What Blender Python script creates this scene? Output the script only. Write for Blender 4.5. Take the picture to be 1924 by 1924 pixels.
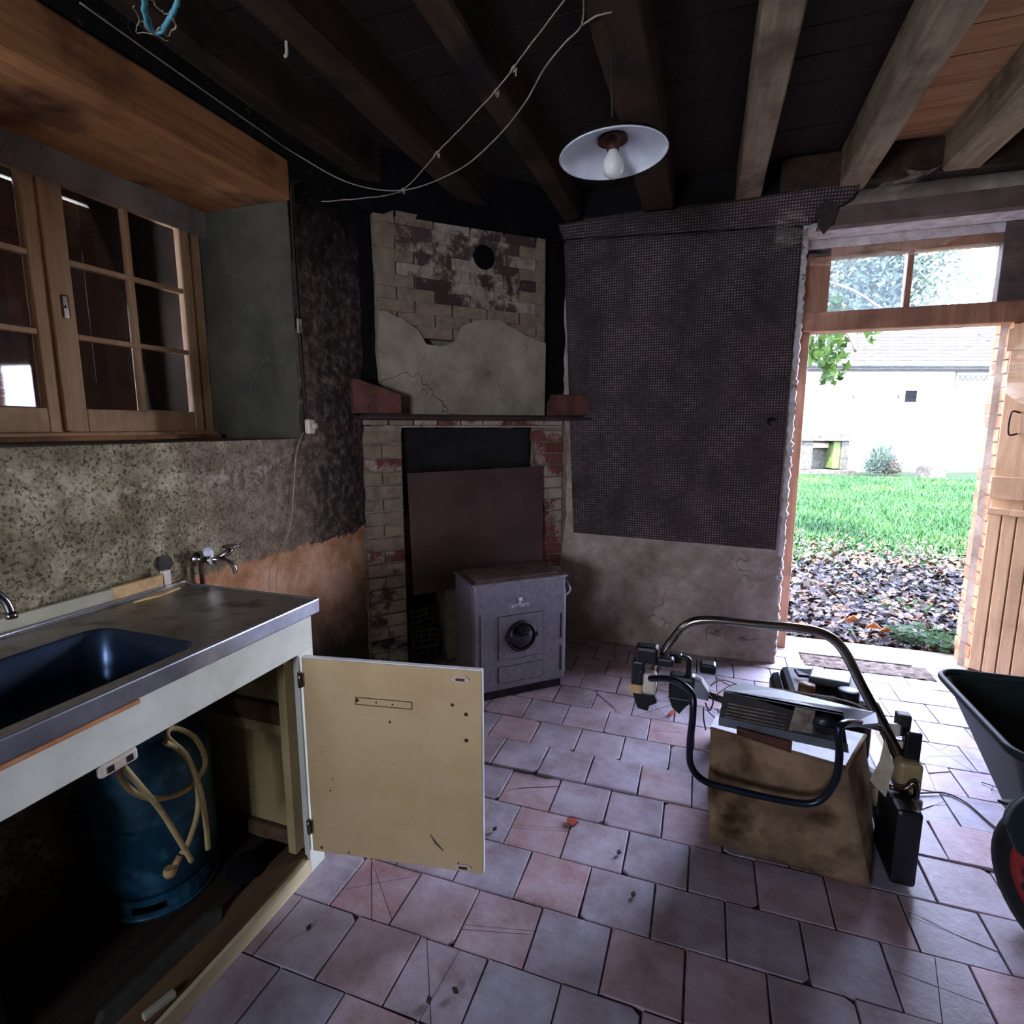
import bpy, bmesh, math, random
from math import sin, cos, pi, radians as RD, sqrt
from mathutils import Vector, Matrix, noise
random.seed(7)
for o in list(bpy.data.objects): bpy.data.objects.remove(o)
S = bpy.context.scene
# ------------------------------------------------------------------ camera, sky, sun, exposure
H = 1.4
cam_d = bpy.data.cameras.new('camera'); cam = bpy.data.objects.new('camera', cam_d)
S.collection.objects.link(cam); S.camera = cam
cam_d.sensor_width = 36; cam_d.sensor_fit = 'HORIZONTAL'; cam_d.lens = 36*1040/1924
cam_d.clip_start = .02; cam_d.clip_end = 300
cam.location = (0, 0, H); cam.rotation_euler = (pi/2-RD(8.821), 0, RD(19.14))
S.view_settings.view_transform = 'Standard'; S.view_settings.look = 'None'
S.view_settings.gamma = 1; S.view_settings.use_curve_mapping = False
S.view_settings.exposure = 3.2
W = bpy.data.worlds.new('sky'); S.world = W; W.use_nodes = True
wn = W.node_tree.nodes; wl = W.node_tree.links; wn.clear()
wo = wn.new('ShaderNodeOutputWorld'); bg = wn.new('ShaderNodeBackground')
tc = wn.new('ShaderNodeTexCoord'); sx = wn.new('ShaderNodeSeparateXYZ'); cr = wn.new('ShaderNodeValToRGB')
wl.new(tc.outputs['Generated'], sx.inputs[0]); wl.new(sx.outputs['Z'], cr.inputs[0]); wl.new(cr.outputs[0], bg.inputs[0]); wl.new(bg.outputs[0], wo.inputs[0])
cr.color_ramp.elements[0].position = 0.0; cr.color_ramp.elements[0].color = (.76, .80, 1, 1)
cr.color_ramp.elements[1].position = .75; cr.color_ramp.elements[1].color = (.17, .23, .44, 1)
bg.inputs[1].default_value = 8.0
sun_d = bpy.data.lights.new('sun', 'SUN'); sun = bpy.data.objects.new('sun', sun_d); S.collection.objects.link(sun)
sun_d.energy = 4.5; sun_d.angle = RD(.6); sun_d.color = (1, .84, .64)
sun.rotation_euler = Vector((.22, 1.0, -1.45)).to_track_quat('-Z', 'Y').to_euler(); sun.location = (0, -5, 12)
# portals only help sampling the sky through the doorway and the added rear opening
def portal(loc, rot, sx_, sy_):
    d = bpy.data.lights.new('portal', 'AREA'); d.shape = 'RECTANGLE'; d.size = sx_; d.size_y = sy_; d.cycles.is_portal = True
    o = bpy.data.objects.new('portal', d); S.collection.objects.link(o); o.location = loc; o.rotation_euler = rot
portal((1.0, 4.0, 1.2), (-pi/2, 0, 0), 1.1, 2.5)
portal((-.95, -2.65, 1.45), (pi/2, 0, 0), .72, .72)

# ------------------------------------------------------------------ helpers
COL = S.collection
f0 = 1040.0
_y, _p = RD(19.14), RD(8.821)
FF = Vector((-sin(_y)*cos(_p), cos(_y)*cos(_p), -sin(_p))); RR = Vector((cos(_y), sin(_y), 0)); DD = FF.cross(RR)
def at(px, py, X=None, Y=None, Z=None):
    "measured point of the photograph, on the plane of the thing it belongs to"
    d = FF+RR*((px-962)/f0)+DD*((py-962)/f0)
    t = X/d.x if X is not None else Y/d.y if Y is not None else (Z-H)/d.z
    return Vector((0, 0, H))+d*t
def lin(h):
    h = h.lstrip('#'); c = [int(h[i:i+2], 16)/255 for i in (0, 2, 4)]
    return tuple((x/12.92 if x <= .04045 else ((x+.055)/1.055)**2.4) for x in c)+(1,)
class NT:
    def __init__(s, name):
        s.m = bpy.data.materials.new(name); s.m.use_nodes = True; s.t = s.m.node_tree; s.t.nodes.clear()
        s.o = s.n('ShaderNodeOutputMaterial'); s.b = s.n('ShaderNodeBsdfPrincipled'); s.l(s.b.outputs[0], s.o.inputs[0])
        s.tc = s.n('ShaderNodeTexCoord'); s.geo = None
    def n(s, k, **kw):
        x = s.t.nodes.new(k)
        for a, v in kw.items(): setattr(x, a, v)
        return x
    def l(s, a, b): s.t.links.new(a, b)
    def obj(s): return s.tc.outputs['Object']
    def pos(s):
        if not s.geo: s.geo = s.n('ShaderNodeNewGeometry')
        return s.geo.outputs['Position']
    def noise(s, scale, detail=4, rough=.6, vec=None, dist=0):
        x = s.n('ShaderNodeTexNoise'); x.inputs['Scale'].default_value = scale; x.inputs['Detail'].default_value = detail
        x.inputs['Roughness'].default_value = rough; x.inputs['Distortion'].default_value = dist
        s.l(vec if vec is not None else s.obj(), x.inputs['Vector']); return x.outputs['Fac']
    def vor(s, scale, vec=None, feat='F1', out='Distance'):
        x = s.n('ShaderNodeTexVoronoi'); x.feature = feat; x.inputs['Scale'].default_value = scale
        s.l(vec if vec is not None else s.obj(), x.inputs['Vector']); return x.outputs[out]
    def ramp(s, fac, *st):
        r = s.n('ShaderNodeValToRGB'); e = r.color_ramp.elements
        while len(e) < len(st): e.new(.5)
        for q, (p, c) in zip(e, st): q.position = p; q.color = c if isinstance(c, tuple) else lin(c)
        s.l(fac, r.inputs[0]); return r.outputs[0]
    def step(s, fac, a, b):
        r = s.n('ShaderNodeMapRange'); r.inputs[1].default_value = a; r.inputs[2].default_value = b; s.l(fac, r.inputs[0]); return r.outputs[0]
    def math(s, op, a, b=None, c=None):
        x = s.n('ShaderNodeMath', operation=op)
        for i, v in enumerate((a, b, c)):
            if v is None: continue
            if isinstance(v, (int, float)): x.inputs[i].default_value = v
            else: s.l(v, x.inputs[i])
        return x.outputs[0]
    def mix(s, fac, a, b, mode='MIX'):
        x = s.n('ShaderNodeMix'); x.data_type = 'RGBA'; x.blend_type = mode
        for i, v in ((0, fac), (6, a), (7, b)):
            if isinstance(v, str): v = lin(v)
            if isinstance(v, (int, float, tuple)): x.inputs[i].default_value = v
            else: s.l(v, x.inputs[i])
        return x.outputs[2]
    def xyz(s, vec):
        x = s.n('ShaderNodeSeparateXYZ'); s.l(vec, x.inputs[0]); return x.outputs
    def scalev(s, vec, v):
        x = s.n('ShaderNodeVectorMath', operation='MULTIPLY'); s.l(vec, x.inputs[0]); x.inputs[1].default_value = v; return x.outputs[0]
    def rnd(s):
        return s.n('ShaderNodeObjectInfo').outputs['Random']
    def fin(s, col=None, rough=.7, metal=0, bump=None, bs=.3, bd=.01, spec=.4, rin=None):
        if col is not None:
            if isinstance(col, str): col = lin(col)
            if isinstance(col, tuple): s.b.inputs['Base Color'].default_value = col
            else: s.l(col, s.b.inputs['Base Color'])
        s.b.inputs['Roughness'].default_value = rough; s.b.inputs['Metallic'].default_value = metal
        s.b.inputs['Specular IOR Level'].default_value = spec
        if rin is not None: s.l(rin, s.b.inputs['Roughness'])
        if bump is not None:
            x = s.n('ShaderNodeBump'); x.inputs['Strength'].default_value = bs; x.inputs['Distance'].default_value = bd
            s.l(bump, x.inputs['Height']); s.l(x.outputs[0], s.b.inputs['Normal'])
        return s.m
def M2(name, c1, c2, scale=8, rough=.7, metal=0, bs=.3, bd=.004, spec=.4, rnd=None, lo=.35, hi=.65, detail=5, fine=None):
    t = NT(name); n = t.noise(scale, detail, .65)
    c = t.ramp(n, (lo, c1), (hi, c2))
    if rnd: c = t.mix(t.math('MULTIPLY', t.rnd(), rnd[1]), c, rnd[0])
    if fine: c = t.mix(t.step(t.noise(fine[1], 3), .5, .72), c, fine[0])
    return t.fin(c, rough, metal, n if bs else None, bs, bd, spec)
def wood(name, c1, c2, axis=1, rough=.75, sc=1.0, dark=None):
    t = NT(name); v = [14*sc]*3; v[axis] = 1.2*sc
    vv = t.scalev(t.obj(), tuple(v)); n = t.noise(1.6, 6, .7, vv, .6); n2 = t.noise(3*sc, 4)
    c = t.ramp(n, (.3, c1), (.7, c2))
    if dark: c = t.mix(t.step(n2, .5, .68), c, dark)
    return t.fin(c, rough, 0, n, .5, .006, .3)

def link(name, me, m, parent=None, loc=None, rot=None, smooth=False):
    o = bpy.data.objects.new(name, me); COL.objects.link(o)
    if m is not None and not me.materials: me.materials.append(m)
    if parent is not None: o.parent = parent
    if loc is not None: o.location = loc
    if rot is not None: o.rotation_euler = rot
    if smooth:
        for p in me.polygons: p.use_smooth = True
    return o
def tag(o, label=None, cat=None, group=None, kind=None):
    if label: o['label'] = label
    if cat: o['category'] = cat
    if group: o['group'] = group
    if kind: o['kind'] = kind
    return o
def thing(name, label, cat, loc=(0, 0, 0), rz=0, group=None, kind=None):
    o = bpy.data.objects.new(name, None); COL.objects.link(o); o.location = loc; o.rotation_euler = (0, 0, rz)
    o.empty_display_size = .1
    return tag(o, label, cat, group, kind)
class MB:
    def __init__(s): s.bm = bmesh.new()
    def box(s, a, b, bev=0, mt=None):
        a = Vector(a); b = Vector(b)
        vs = [s.bm.verts.new((x, y, z)) for x in (a.x, b.x) for y in (a.y, b.y) for z in (a.z, b.z)]
        fs = [s.bm.faces.new([vs[i] for i in q]) for q in ((0, 1, 3, 2), (4, 6, 7, 5), (0, 4, 5, 1), (2, 3, 7, 6), (0, 2, 6, 4), (1, 5, 7, 3))]
        if bev:
            es = list({e for f in fs for e in f.edges}); r = bmesh.ops.bevel(s.bm, geom=es, offset=bev, segments=2, affect='EDGES', profile=.5)
            vs = list({v for f in r['faces'] for v in f.verts} | {v for v in vs if v.is_valid})
        if mt is not None: bmesh.ops.transform(s.bm, matrix=mt, verts=vs)
        return s
    def prism(s, pts, vec, mt=None, bev=0):
        vec = Vector(vec); P = [Vector(p) for p in pts]
        n = Vector((0, 0, 0))
        for i in range(len(P)): n += P[i].cross(P[(i+1) % len(P)])
        a = [s.bm.verts.new(p) for p in P]; b = [s.bm.verts.new(p+vec) for p in P]
        f1 = s.bm.faces.new(a); f2 = s.bm.faces.new(b[::-1]); k = len(a); fs = [f1, f2]
        for i in range(k): fs.append(s.bm.faces.new([a[i], b[i], b[(i+1) % k], a[(i+1) % k]]))
        bmesh.ops.recalc_face_normals(s.bm, faces=fs)
        if bev:
            es = list({e for f in (f1, f2) for e in f.edges}); bmesh.ops.bevel(s.bm, geom=es, offset=bev, segments=2, affect='EDGES', profile=.5)
        if mt is not None: bmesh.ops.transform(s.bm, matrix=mt, verts=a+b)
        return s
    def tube(s, pts, r, n=8, cap=True, closed=False):
        P = [Vector(p) for p in pts]; R = r if isinstance(r, (list, tuple)) else [r]*len(P); rings = []; up = None
        for i, p in enumerate(P):
            t = (P[min(i+1, len(P)-1)]-P[max(i-1, 0)]) if not closed else (P[(i+1) % len(P)]-P[i-1])
            t.normalize()
            if up is None:
                up = Vector((0, 0, 1)) if abs(t.z) < .9 else Vector((1, 0, 0))
            up = (up-t*up.dot(t)); up.normalize(); q = t.cross(up)
            rings.append([s.bm.verts.new(p+(up*cos(2*pi*k/n)+q*sin(2*pi*k/n))*R[i]) for k in range(n)])
        m = len(rings)
        for i in range(m if closed else m-1):
            A, B = rings[i], rings[(i+1) % m]
            for k in range(n):
                f = s.bm.faces.new([A[k], B[k], B[(k+1) % n], A[(k+1) % n]]); f.smooth = True
        if cap and not closed: s.bm.faces.new(rings[0][::1]); s.bm.faces.new(rings[-1][::-1])
        return s
    def lathe(s, prof, n=24, mt=None, cap0=False, cap1=False):
        rings = []; nv = []
        for r, z in prof:
            rr = [s.bm.verts.new((r*cos(2*pi*k/n), r*sin(2*pi*k/n), z)) for k in range(n)]; rings.append(rr); nv += rr
        for A, B in zip(rings, rings[1:]):
            for k in range(n):
                f = s.bm.faces.new([A[k], A[(k+1) % n], B[(k+1) % n], B[k]]); f.smooth = True
        if cap0: s.bm.faces.new(rings[0][::-1])
        if cap1: s.bm.faces.new(rings[-1])
        if mt is not None: bmesh.ops.transform(s.bm, matrix=mt, verts=nv)
        return s
    def patch(s, o, u, v, nu, nv, d, sc=6, amp=.006, edge=None, fn=None):
        "displaced grid: origin o, sides u and v, displaced along d; edge(i01,j01)->shift vector"
        o, u, v, d = map(Vector, (o, u, v, d)); g = []
        for i in range(nu+1):
            row = []
            for j in range(nv+1):
                a, b = i/nu, j/nv; p = o+u*a+v*b
                if edge: p += Vector(edge(a, b, p))
                h = (noise.fractal(p*sc, 1, 2, 4)*amp) if amp else 0
                if fn: h += fn(p)
                row.append(s.bm.verts.new(p+d*h))
            g.append(row)
        for i in range(nu):
            for j in range(nv):
                f = s.bm.faces.new([g[i][j], g[i+1][j], g[i+1][j+1], g[i][j+1]]); f.smooth = True
        return s
    def tri(s, *pts):
        s.bm.faces.new([s.bm.verts.new(p) for p in pts]); return s
    def mesh(s, name, recalc=True):
        me = bpy.data.meshes.new(name)
        if recalc: bmesh.ops.recalc_face_normals(s.bm, faces=s.bm.faces)
        s.bm.to_mesh(me); s.bm.free(); return me
    def build(s, name, m, parent=None, loc=None, rot=None, recalc=True):
        return link(name, s.mesh(name, recalc), m, parent, loc, rot)
def smooth_path(P, k=6):
    P = [Vector(p) for p in P]; out = []
    for i in range(len(P)-1):
        a, b, c, d = P[max(i-1, 0)], P[i], P[i+1], P[min(i+2, len(P)-1)]
        for j in range(k):
            t = j/k; out.append(.5*((2*b)+(c-a)*t+(2*a-5*b+4*c-d)*t*t+(-a+3*b-3*c+d)*t**3))
    out.append(P[-1]); return out
def rot_to(v, axis='Z'): return Vector(v).to_track_quat(axis, 'Y').to_matrix().to_4x4()
def text(name, s, size, m, parent, loc, rot, depth=.001, label=None):
    c = bpy.data.curves.new(name, 'FONT'); c.body = s; c.size = size; c.extrude = depth; c.align_x = 'CENTER'; c.align_y = 'CENTER'
    c.resolution_u = 4
    o = bpy.data.objects.new(name, c); COL.objects.link(o)
    dg = bpy.context.evaluated_depsgraph_get(); me = bpy.data.meshes.new_from_object(o.evaluated_get(dg))
    bpy.data.objects.remove(o)
    return link(name, me, m, parent, loc, rot)

# ------------------------------------------------------------------ materials
def m_wall_left():
    t = NT('grimy_roughcast'); p = t.pos(); X, Y, Z = t.xyz(p)
    n1 = t.noise(7, 6, .7, p); n2 = t.noise(95, 4, .75, p); n3 = t.noise(2.2, 5, .6, p, .5); n4 = t.noise(24, 5, .75, p)
    base = t.ramp(n1, (.32, '#645c48'), (.5, '#968a6c'), (.68, '#cabf9f'))
    specks = t.step(n2, .51, .60)
    base = t.mix(t.math('MULTIPLY', t.step(n4, .5, .7), .55), base, '#4a4436')
    base = t.mix(t.math('MULTIPLY', specks, .85), base, '#28241c')
    band = t.math('MULTIPLY', t.step(t.math('ABSOLUTE', t.math('SUBTRACT', t.math('ADD', Z, t.math('MULTIPLY', n3, .35)), 1.42)), .07, .02), t.step(n4, .5, .58)); base = t.mix(t.math('MULTIPLY', band, .7), base, '#c9bda4')
    # pinkish tone to the right of the tap, soot near the corner
    y1 = t.step(t.math('ADD', Y, t.math('MULTIPLY', n3, .3)), 1.55, 2.0)
    base = t.mix(t.math('MULTIPLY', y1, .55), base, t.mix(t.step(n4, .45, .6), '#6a5048', '#ab938b'))
    so = t.step(t.math('ADD', Y, t.math('MULTIPLY', n3, .45)), 2.1, 2.42)
    soot = t.ramp(n4, (.35, '#23211e'), (.5, '#443b36'), (.62, '#6e5d55'), (.75, '#a8988e'))
    base = t.mix(so, base, soot)
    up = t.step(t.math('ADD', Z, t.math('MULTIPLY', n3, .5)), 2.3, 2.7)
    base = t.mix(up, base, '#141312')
    flake = t.math('MULTIPLY', t.step(n4, .62, .7), t.step(n3, .45, .6)); base = t.mix(t.math('MULTIPLY', flake, .55), base, '#b6a195')
    # bare lower plaster under the ragged roughcast edge
    low = t.step(t.math('ADD', Z, t.math('MULTIPLY', t.math('SUBTRACT', t.noise(9, 6, .75, p), .5), .16)), .862, .852)
    far = t.step(Y, 1.2, 1.5)
    pl = t.ramp(t.noise(4, 5, .7, p), (.3, '#7a6048'), (.45, '#b88660'), (.6, '#dcb090'))
    pl = t.mix(t.step(t.math('ADD', Z, t.math('MULTIPLY', n3, .6)), 1.0, .6), pl, '#3b3a30')
    base = t.mix(t.math('MULTIPLY', low, far), base, pl)
    return t.fin(base, .9, 0, t.math('ADD', n2, n4), .8, .008, .2)
def m_plaster(name, c1, c2, c3, sc=5, crack='#3a3128', soot=None):
    t = NT(name); p = t.pos(); n = t.noise(sc, 7, .68, p); v = t.n('ShaderNodeTexVoronoi'); v.feature = 'DISTANCE_TO_EDGE'; v.inputs['Scale'].default_value = 3.2
    w = t.n('ShaderNodeVectorMath', operation='ADD'); nn = t.n('ShaderNodeTexNoise'); nn.inputs['Scale'].default_value = 6; t.l(p, nn.inputs['Vector'])
    t.l(p, w.inputs[0]); t.l(t.scalev(nn.outputs['Color'], (.3, .3, .3)), w.inputs[1]); t.l(w.outputs[0], v.inputs['Vector'])
    c = t.ramp(n, (.3, c1), (.5, c2), (.7, c3)); ck = t.step(v.outputs['Distance'], .012, .004)
    msk = t.step(t.noise(1.5, 2, .5, p), .52, .56)
    c = t.mix(t.math('MULTIPLY', t.math('MULTIPLY', ck, msk), .7), c, crack)
    if soot: c = t.mix(t.step(t.xyz(p)[2], soot, soot+.08), c, '#131110')
    return t.fin(c, .9, 0, n, .6, .012, .2)
def m_tile():
    t = NT('worn_terracotta_tile'); r = t.rnd(); p = t.pos()
    n = t.noise(6, 6, .7, p); n2 = t.noise(2.3, 4, .6, p); n3 = t.noise(45, 4, .7, p)
    c = t.ramp(r, (0, '#875c52'), (.25, '#a08a8a'), (.5, '#b87868'), (.75, '#85808a'), (1, '#c09084'))
    dust_sky = t.ramp(n, (.32, '#73676a'), (.68, '#bab8c4'))  # grey dust with the blue of the sky put into its colour
    c = t.mix(.6, c, dust_sky); c = t.mix(t.step(n2, .62, .8), c, '#5d3529')
    c = t.mix(t.math('MULTIPLY', t.step(n3, .6, .75), .35), c, '#b3aeb2')
    rg = t.ramp(n, (.3, (.38, .38, .38, 1)), (.75, (.62, .62, .62, 1)))
    return t.fin(c, .45, 0, t.math('ADD', n3, t.math('MULTIPLY', n, 2)), .35, .004, .3, rin=rg)
def m_brick(name, cols, wash, amount, paint='#a59a85'):
    t = NT(name); r = t.rnd(); p = t.pos(); n = t.noise(14, 6, .7, p)
    k = len(cols); c = t.ramp(r, *[(i/(k-1), q) for i, q in enumerate(cols)])
    c = t.mix(t.math('MULTIPLY', t.step(n, .35, .7), .5), c, '#2f2320')
    w = t.step(t.math('ADD', t.noise(5, 6, .7, p), t.math('MULTIPLY', r, .15)), .62-amount*.4, .70-amount*.4)
    if wash: c = t.mix(w, c, t.ramp(n, (.35, paint), (.75, wash)))
    return t.fin(c, .9, 0, n, .7, .006, .2)
def m_mat():
    t = NT('woven_mat'); p = t.obj(); X, Y, Z = t.xyz(p)
    f = 2*pi/.030
    a = t.math('SINE', t.math('MULTIPLY', X, f)); b = t.math('SINE', t.math('MULTIPLY', Z, f))
    w = t.math('MULTIPLY', a, b)
    # groups of dots form a basket pattern
    gx = t.math('FRACT', t.math('MULTIPLY', X, 1/.099)); gz = t.math('FRACT', t.math('MULTIPLY', Z, 1/.066))
    ch = t.math('ABSOLUTE', t.math('SUBTRACT', t.math('GREATER_THAN', gx, .5), t.math('GREATER_THAN', gz, .5)))
    sel = t.math('ADD', .62, t.math('MULTIPLY', ch, .38))
    n = t.noise(5, 5, .6); dots = t.math('MULTIPLY', t.step(t.math('ABSOLUTE', w), .55, .85), t.step(n, .28, .5))
    dots = t.math('MULTIPLY', t.math('MULTIPLY', dots, sel), t.step(t.noise(2.4, 5, .7), .3, .62))
    base = t.ramp(t.noise(3, 5, .7), (.3, '#2c2320'), (.7, '#4a3f3c'))
    wv = t.n('ShaderNodeTexWave'); wv.bands_direction = 'Z'; wv.inputs['Scale'].default_value = 40; wv.inputs['Distortion'].default_value = .6; t.l(p, wv.inputs['Vector'])
    base = t.mix(t.math('MULTIPLY', wv.outputs['Fac'], .4), base, '#1f161a')
    c = t.mix(dots, base, '#9c8f8c')
    return t.fin(c, .85, 0, t.math('ADD', t.math('ABSOLUTE', w), wv.outputs['Fac']), .5, .003, .25)
def m_enamel_rust(name, c1, c2, rust, amount=.5):
    t = NT(name); n = t.noise(5, 6, .7); n2 = t.noise(30, 4, .7)
    c = t.ramp(n, (.3, c1), (.7, c2)); c = t.mix(t.math('MULTIPLY', t.step(n2, .66, .74), amount), c, rust)
    c = t.mix(t.math('MULTIPLY', t.step(n, .58, .75), amount*.4), c, rust)
    return t.fin(c, .5, 0, n2, .1, .002, .4)
def m_glass(name, dirt=.2, tint='#c8cfd2', ds=3):
    t = NT(name); p = t.pos(); tr = t.n('ShaderNodeBsdfTransparent'); gl = t.n('ShaderNodeBsdfGlossy'); gl.inputs['Roughness'].default_value = .03
    gl.inputs['Color'].default_value = (.35, .35, .35, 1)
    fr = t.n('ShaderNodeFresnel'); fr.inputs[0].default_value = 1.5
    df = t.n('ShaderNodeBsdfDiffuse'); df.inputs['Color'].default_value = lin(tint); tl = t.n('ShaderNodeBsdfTranslucent'); tl.inputs['Color'].default_value = lin(tint)
    m0 = t.n('ShaderNodeMixShader'); m0.inputs[0].default_value = .6; t.l(df.outputs[0], m0.inputs[1]); t.l(tl.outputs[0], m0.inputs[2])
    m1 = t.n('ShaderNodeMixShader'); t.l(fr.outputs[0], m1.inputs[0]); t.l(tr.outputs[0], m1.inputs[1]); t.l(gl.outputs[0], m1.inputs[2])
    m2 = t.n('ShaderNodeMixShader'); n = t.noise(ds, 8, .75, p, .8); t.l(t.math('MULTIPLY', t.step(n, .3, .75), dirt*2), m2.inputs[0])
    t.l(m1.outputs[0], m2.inputs[1]); t.l(m0.outputs[0], m2.inputs[2]); t.l(m2.outputs[0], t.o.inputs[0]); return t.m
def m_web():
    t = NT('dusty_cobweb'); tr = t.n('ShaderNodeBsdfTransparent'); df = t.n('ShaderNodeBsdfDiffuse'); df.inputs['Color'].default_value = lin('#cbbfae')
    tl = t.n('ShaderNodeBsdfTranslucent'); tl.inputs['Color'].default_value = lin('#cbbfae'); a = t.n('ShaderNodeAddShader'); t.l(df.outputs[0], a.inputs[0]); t.l(tl.outputs[0], a.inputs[1])
    m = t.n('ShaderNodeMixShader'); n = t.noise(6, 6, .7, t.scalev(t.pos(), (1, 1, 5)), 1); n2 = t.noise(90, 2)
    t.l(t.math('MULTIPLY', t.step(n, .42, .75), .38), m.inputs[0]); t.l(tr.outputs[0], m.inputs[1]); t.l(a.outputs[0], m.inputs[2]); t.l(m.outputs[0], t.o.inputs[0]); return t.m
MT = {}
MT['wall_left'] = m_wall_left()
MT['wall_cream'] = m_plaster('cream_plaster', '#766a5e', '#988a7c', '#b9ada1', 5, soot=2.55)
MT['wall_dim'] = m_plaster('smoky_plaster', '#5e5245', '#7c6d5c', '#968877', 4)
MT['wall_dark'] = m_plaster('dark_brown_plaster', '#2c2520', '#40362e', '#54483c', 4)  # dark brown, chosen on the unseen walls to cut bounce light
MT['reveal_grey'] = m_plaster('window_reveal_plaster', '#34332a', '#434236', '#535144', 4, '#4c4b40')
MT['grey_band'] = m_plaster('grey_plaster', '#6d6558', '#837b6e', '#968d80', 6)
MT['white_edge'] = m_plaster('lit_white_plaster', '#a9a09a', '#cfc7c4', '#e6e2e4', 14)  # lit copy of the cream plaster, daylight put into its white
MT['soot'] = M2('soot_shade_black', '#050607', '#101113', 5, .95, spec=.1)  # soot, also painted in where gaps lie in shade
MT['ceil'] = wood('dark_ceiling_board', '#110d0b', '#2b1e16', 1, .9, .6)
MT['ceil_lit'] = wood('lit_ceiling_board', '#8a6040', '#b48a64', 0, .85, .8)  # lighter copy; the door's warm up-light is put into its colour
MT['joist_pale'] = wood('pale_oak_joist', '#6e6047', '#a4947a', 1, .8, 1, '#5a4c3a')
MT['joist_dark'] = wood('dark_oak_joist', '#211911', '#453421', 1, .85, 1, '#120e0b')  # darker copy, used on the left joists and wall plate
MT['lintel'] = wood('orange_brown_lintel', '#845634', '#b68250', 1, .7, .9, '#44291c')
MT['beam_grey'] = wood('grey_brown_beam', '#594a44', '#7d6c64', 0, .8, .8, '#463a36')
MT['frame_cream'] = wood('peeling_cream_wood', '#b08a62', '#d8b48a', 2, .6, .8, '#9c7a58')
MT['frame_pink'] = wood('pink_brown_wood', '#8a6048', '#b98a6d', 2, .6, .8, '#7a5846')
MT['shutter'] = wood('dark_brown_shutter', '#3d2015', '#6a3a26', 2, .6, .8, '#2a1610')
MT['leaf'] = wood('tan_painted_boards', '#a68360', '#caa27a', 2, .6, .7, '#93704f')
MT['tile'] = m_tile()
MT['grout'] = M2('pale_floor_mortar', '#5d5453', '#a39ca2', 20, .9, spec=.2, lo=.4, hi=.6)
MT['dirt'] = M2('brown_dirt', '#3b3027', '#6d5d4e', 25, .95, spec=.1)
MT['brick_red'] = m_brick('red_brick', ['#6e3a33', '#7d4a40', '#5f3430', '#8a4a3e'], '#8c7a70', .25)
MT['brick_sooty'] = m_brick('sooty_brick', ['#3a302c', '#54443c', '#463a34', '#5e4c42'], '#6c6658', .3)
MT['brick_wash'] = m_brick('whitewashed_brick', ['#4a3a32', '#6a5042', '#5a4538'], '#94846c', .62, '#6a5e4c')
MT['brick_orange'] = m_brick('orange_brick', ['#82492c', '#945a3c', '#753d24', '#9c6444'], '#94704e', .15, '#805438')
MT['mortar'] = M2('lime_mortar', '#7e7566', '#a59a88', 20, .95, spec=.1)
MT['mortar_dark'] = M2('dirty_mortar', '#5c5345', '#8c8270', 9, .95, spec=.1)
MT['mat'] = m_mat()
MT['terracotta'] = M2('terracotta_red', '#3c2620', '#6c4034', 7, .9)
MT['mantel'] = M2('dark_mantel_wood', '#231a17', '#3d2e28', 10, .7)
MT['panel_brown'] = M2('dull_brown_hardboard', '#3b2a27', '#4f3a35', 3, .55, bs=.1)
MT['stove'] = M2('hammered_grey_enamel', '#74717a', '#8a8790', 40, .42, .25, .25, .001, .6)
MT['stove_dark'] = M2('dark_cast_iron', '#1d1a1c', '#333034', 20, .5, .4)
MT['stove_top'] = M2('rusty_stove_top', '#4b3b36', '#6e5a52', 18, .6, .3)
MT['rim'] = M2('bright_metal_trim', '#9a98a0', '#b5b3bb', 30, .35, .8, 0)
MT['blackglass'] = NT('dark_stove_glass').fin('#1c2228', .12, .3, spec=.8)
MT['steel'] = M2('dull_stainless_steel', '#6e675c', '#a09a90', 3, .40, .75, .15, .002, .5, fine=('#4a3c2c', 12))
MT['steel_edge'] = M2('brushed_steel_edge', '#7d7f88', '#a3a5ad', 6, .32, .85, .1, .001, .5)
MT['basin'] = M2('sky_tinted_basin', '#222e3e', '#3a4d64', 3, .3, .75, .1, .001, .5)  # steel with the blue sky reflection put into its colour
MT['chrome'] = M2('worn_chrome', '#8c8a88', '#bdbbb8', 25, .18, 1, .1, .001, .5)
MT['chrome_old'] = M2('tarnished_chrome_tube', '#6b6058', '#b0a79c', 8, .22, 1, .1, .001, .5)
MT['white_paint'] = M2('white_painted_board', '#b9bcab', '#d6d8c8', 4, .45, bs=.1)
MT['white_edge_paint'] = M2('white_edge', '#d5d5d2', '#ececea', 6, .4, bs=0)
MT['door_cream'] = m_enamel_rust('aged_cream_board', '#b89d6c', '#cdb384', '#5a3a1c', .55)
MT['inside_cream'] = m_enamel_rust('cupboard_inside', '#8c7c50', '#b09c6c', '#4a3a20', .4)
MT['cup_floor'] = wood('dark_cupboard_floor', '#1d1510', '#3b2a1e', 1, .8)
MT['rail_brown'] = wood('brown_rail_top', '#4a3826', '#6e5638', 1, .8)
MT['rail_cream'] = wood('cream_kick_rail', '#b5a47c', '#d8cda8', 1, .6, .8)
MT['strip_wood'] = m_enamel_rust('peeling_upstand', '#8f8c74', '#b3ae94', '#7a5a30', .8)
MT['strip_pale'] = M2('pale_bare_wood', '#b08a58', '#d8b880', 20, .7)
MT['strip_orange'] = M2('orange_wood_strip', '#a0673f', '#c48d62', 20, .7)
MT['bottle'] = M2('scuffed_blue_paint', '#123a4a', '#1f5268', 9, .45, .2, .2, .002, .5, fine=('#3e7286', 16))
MT['bottle_green'] = M2('dusty_green_blue_paint', '#1f4444', '#335a58', 9, .6)
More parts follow.
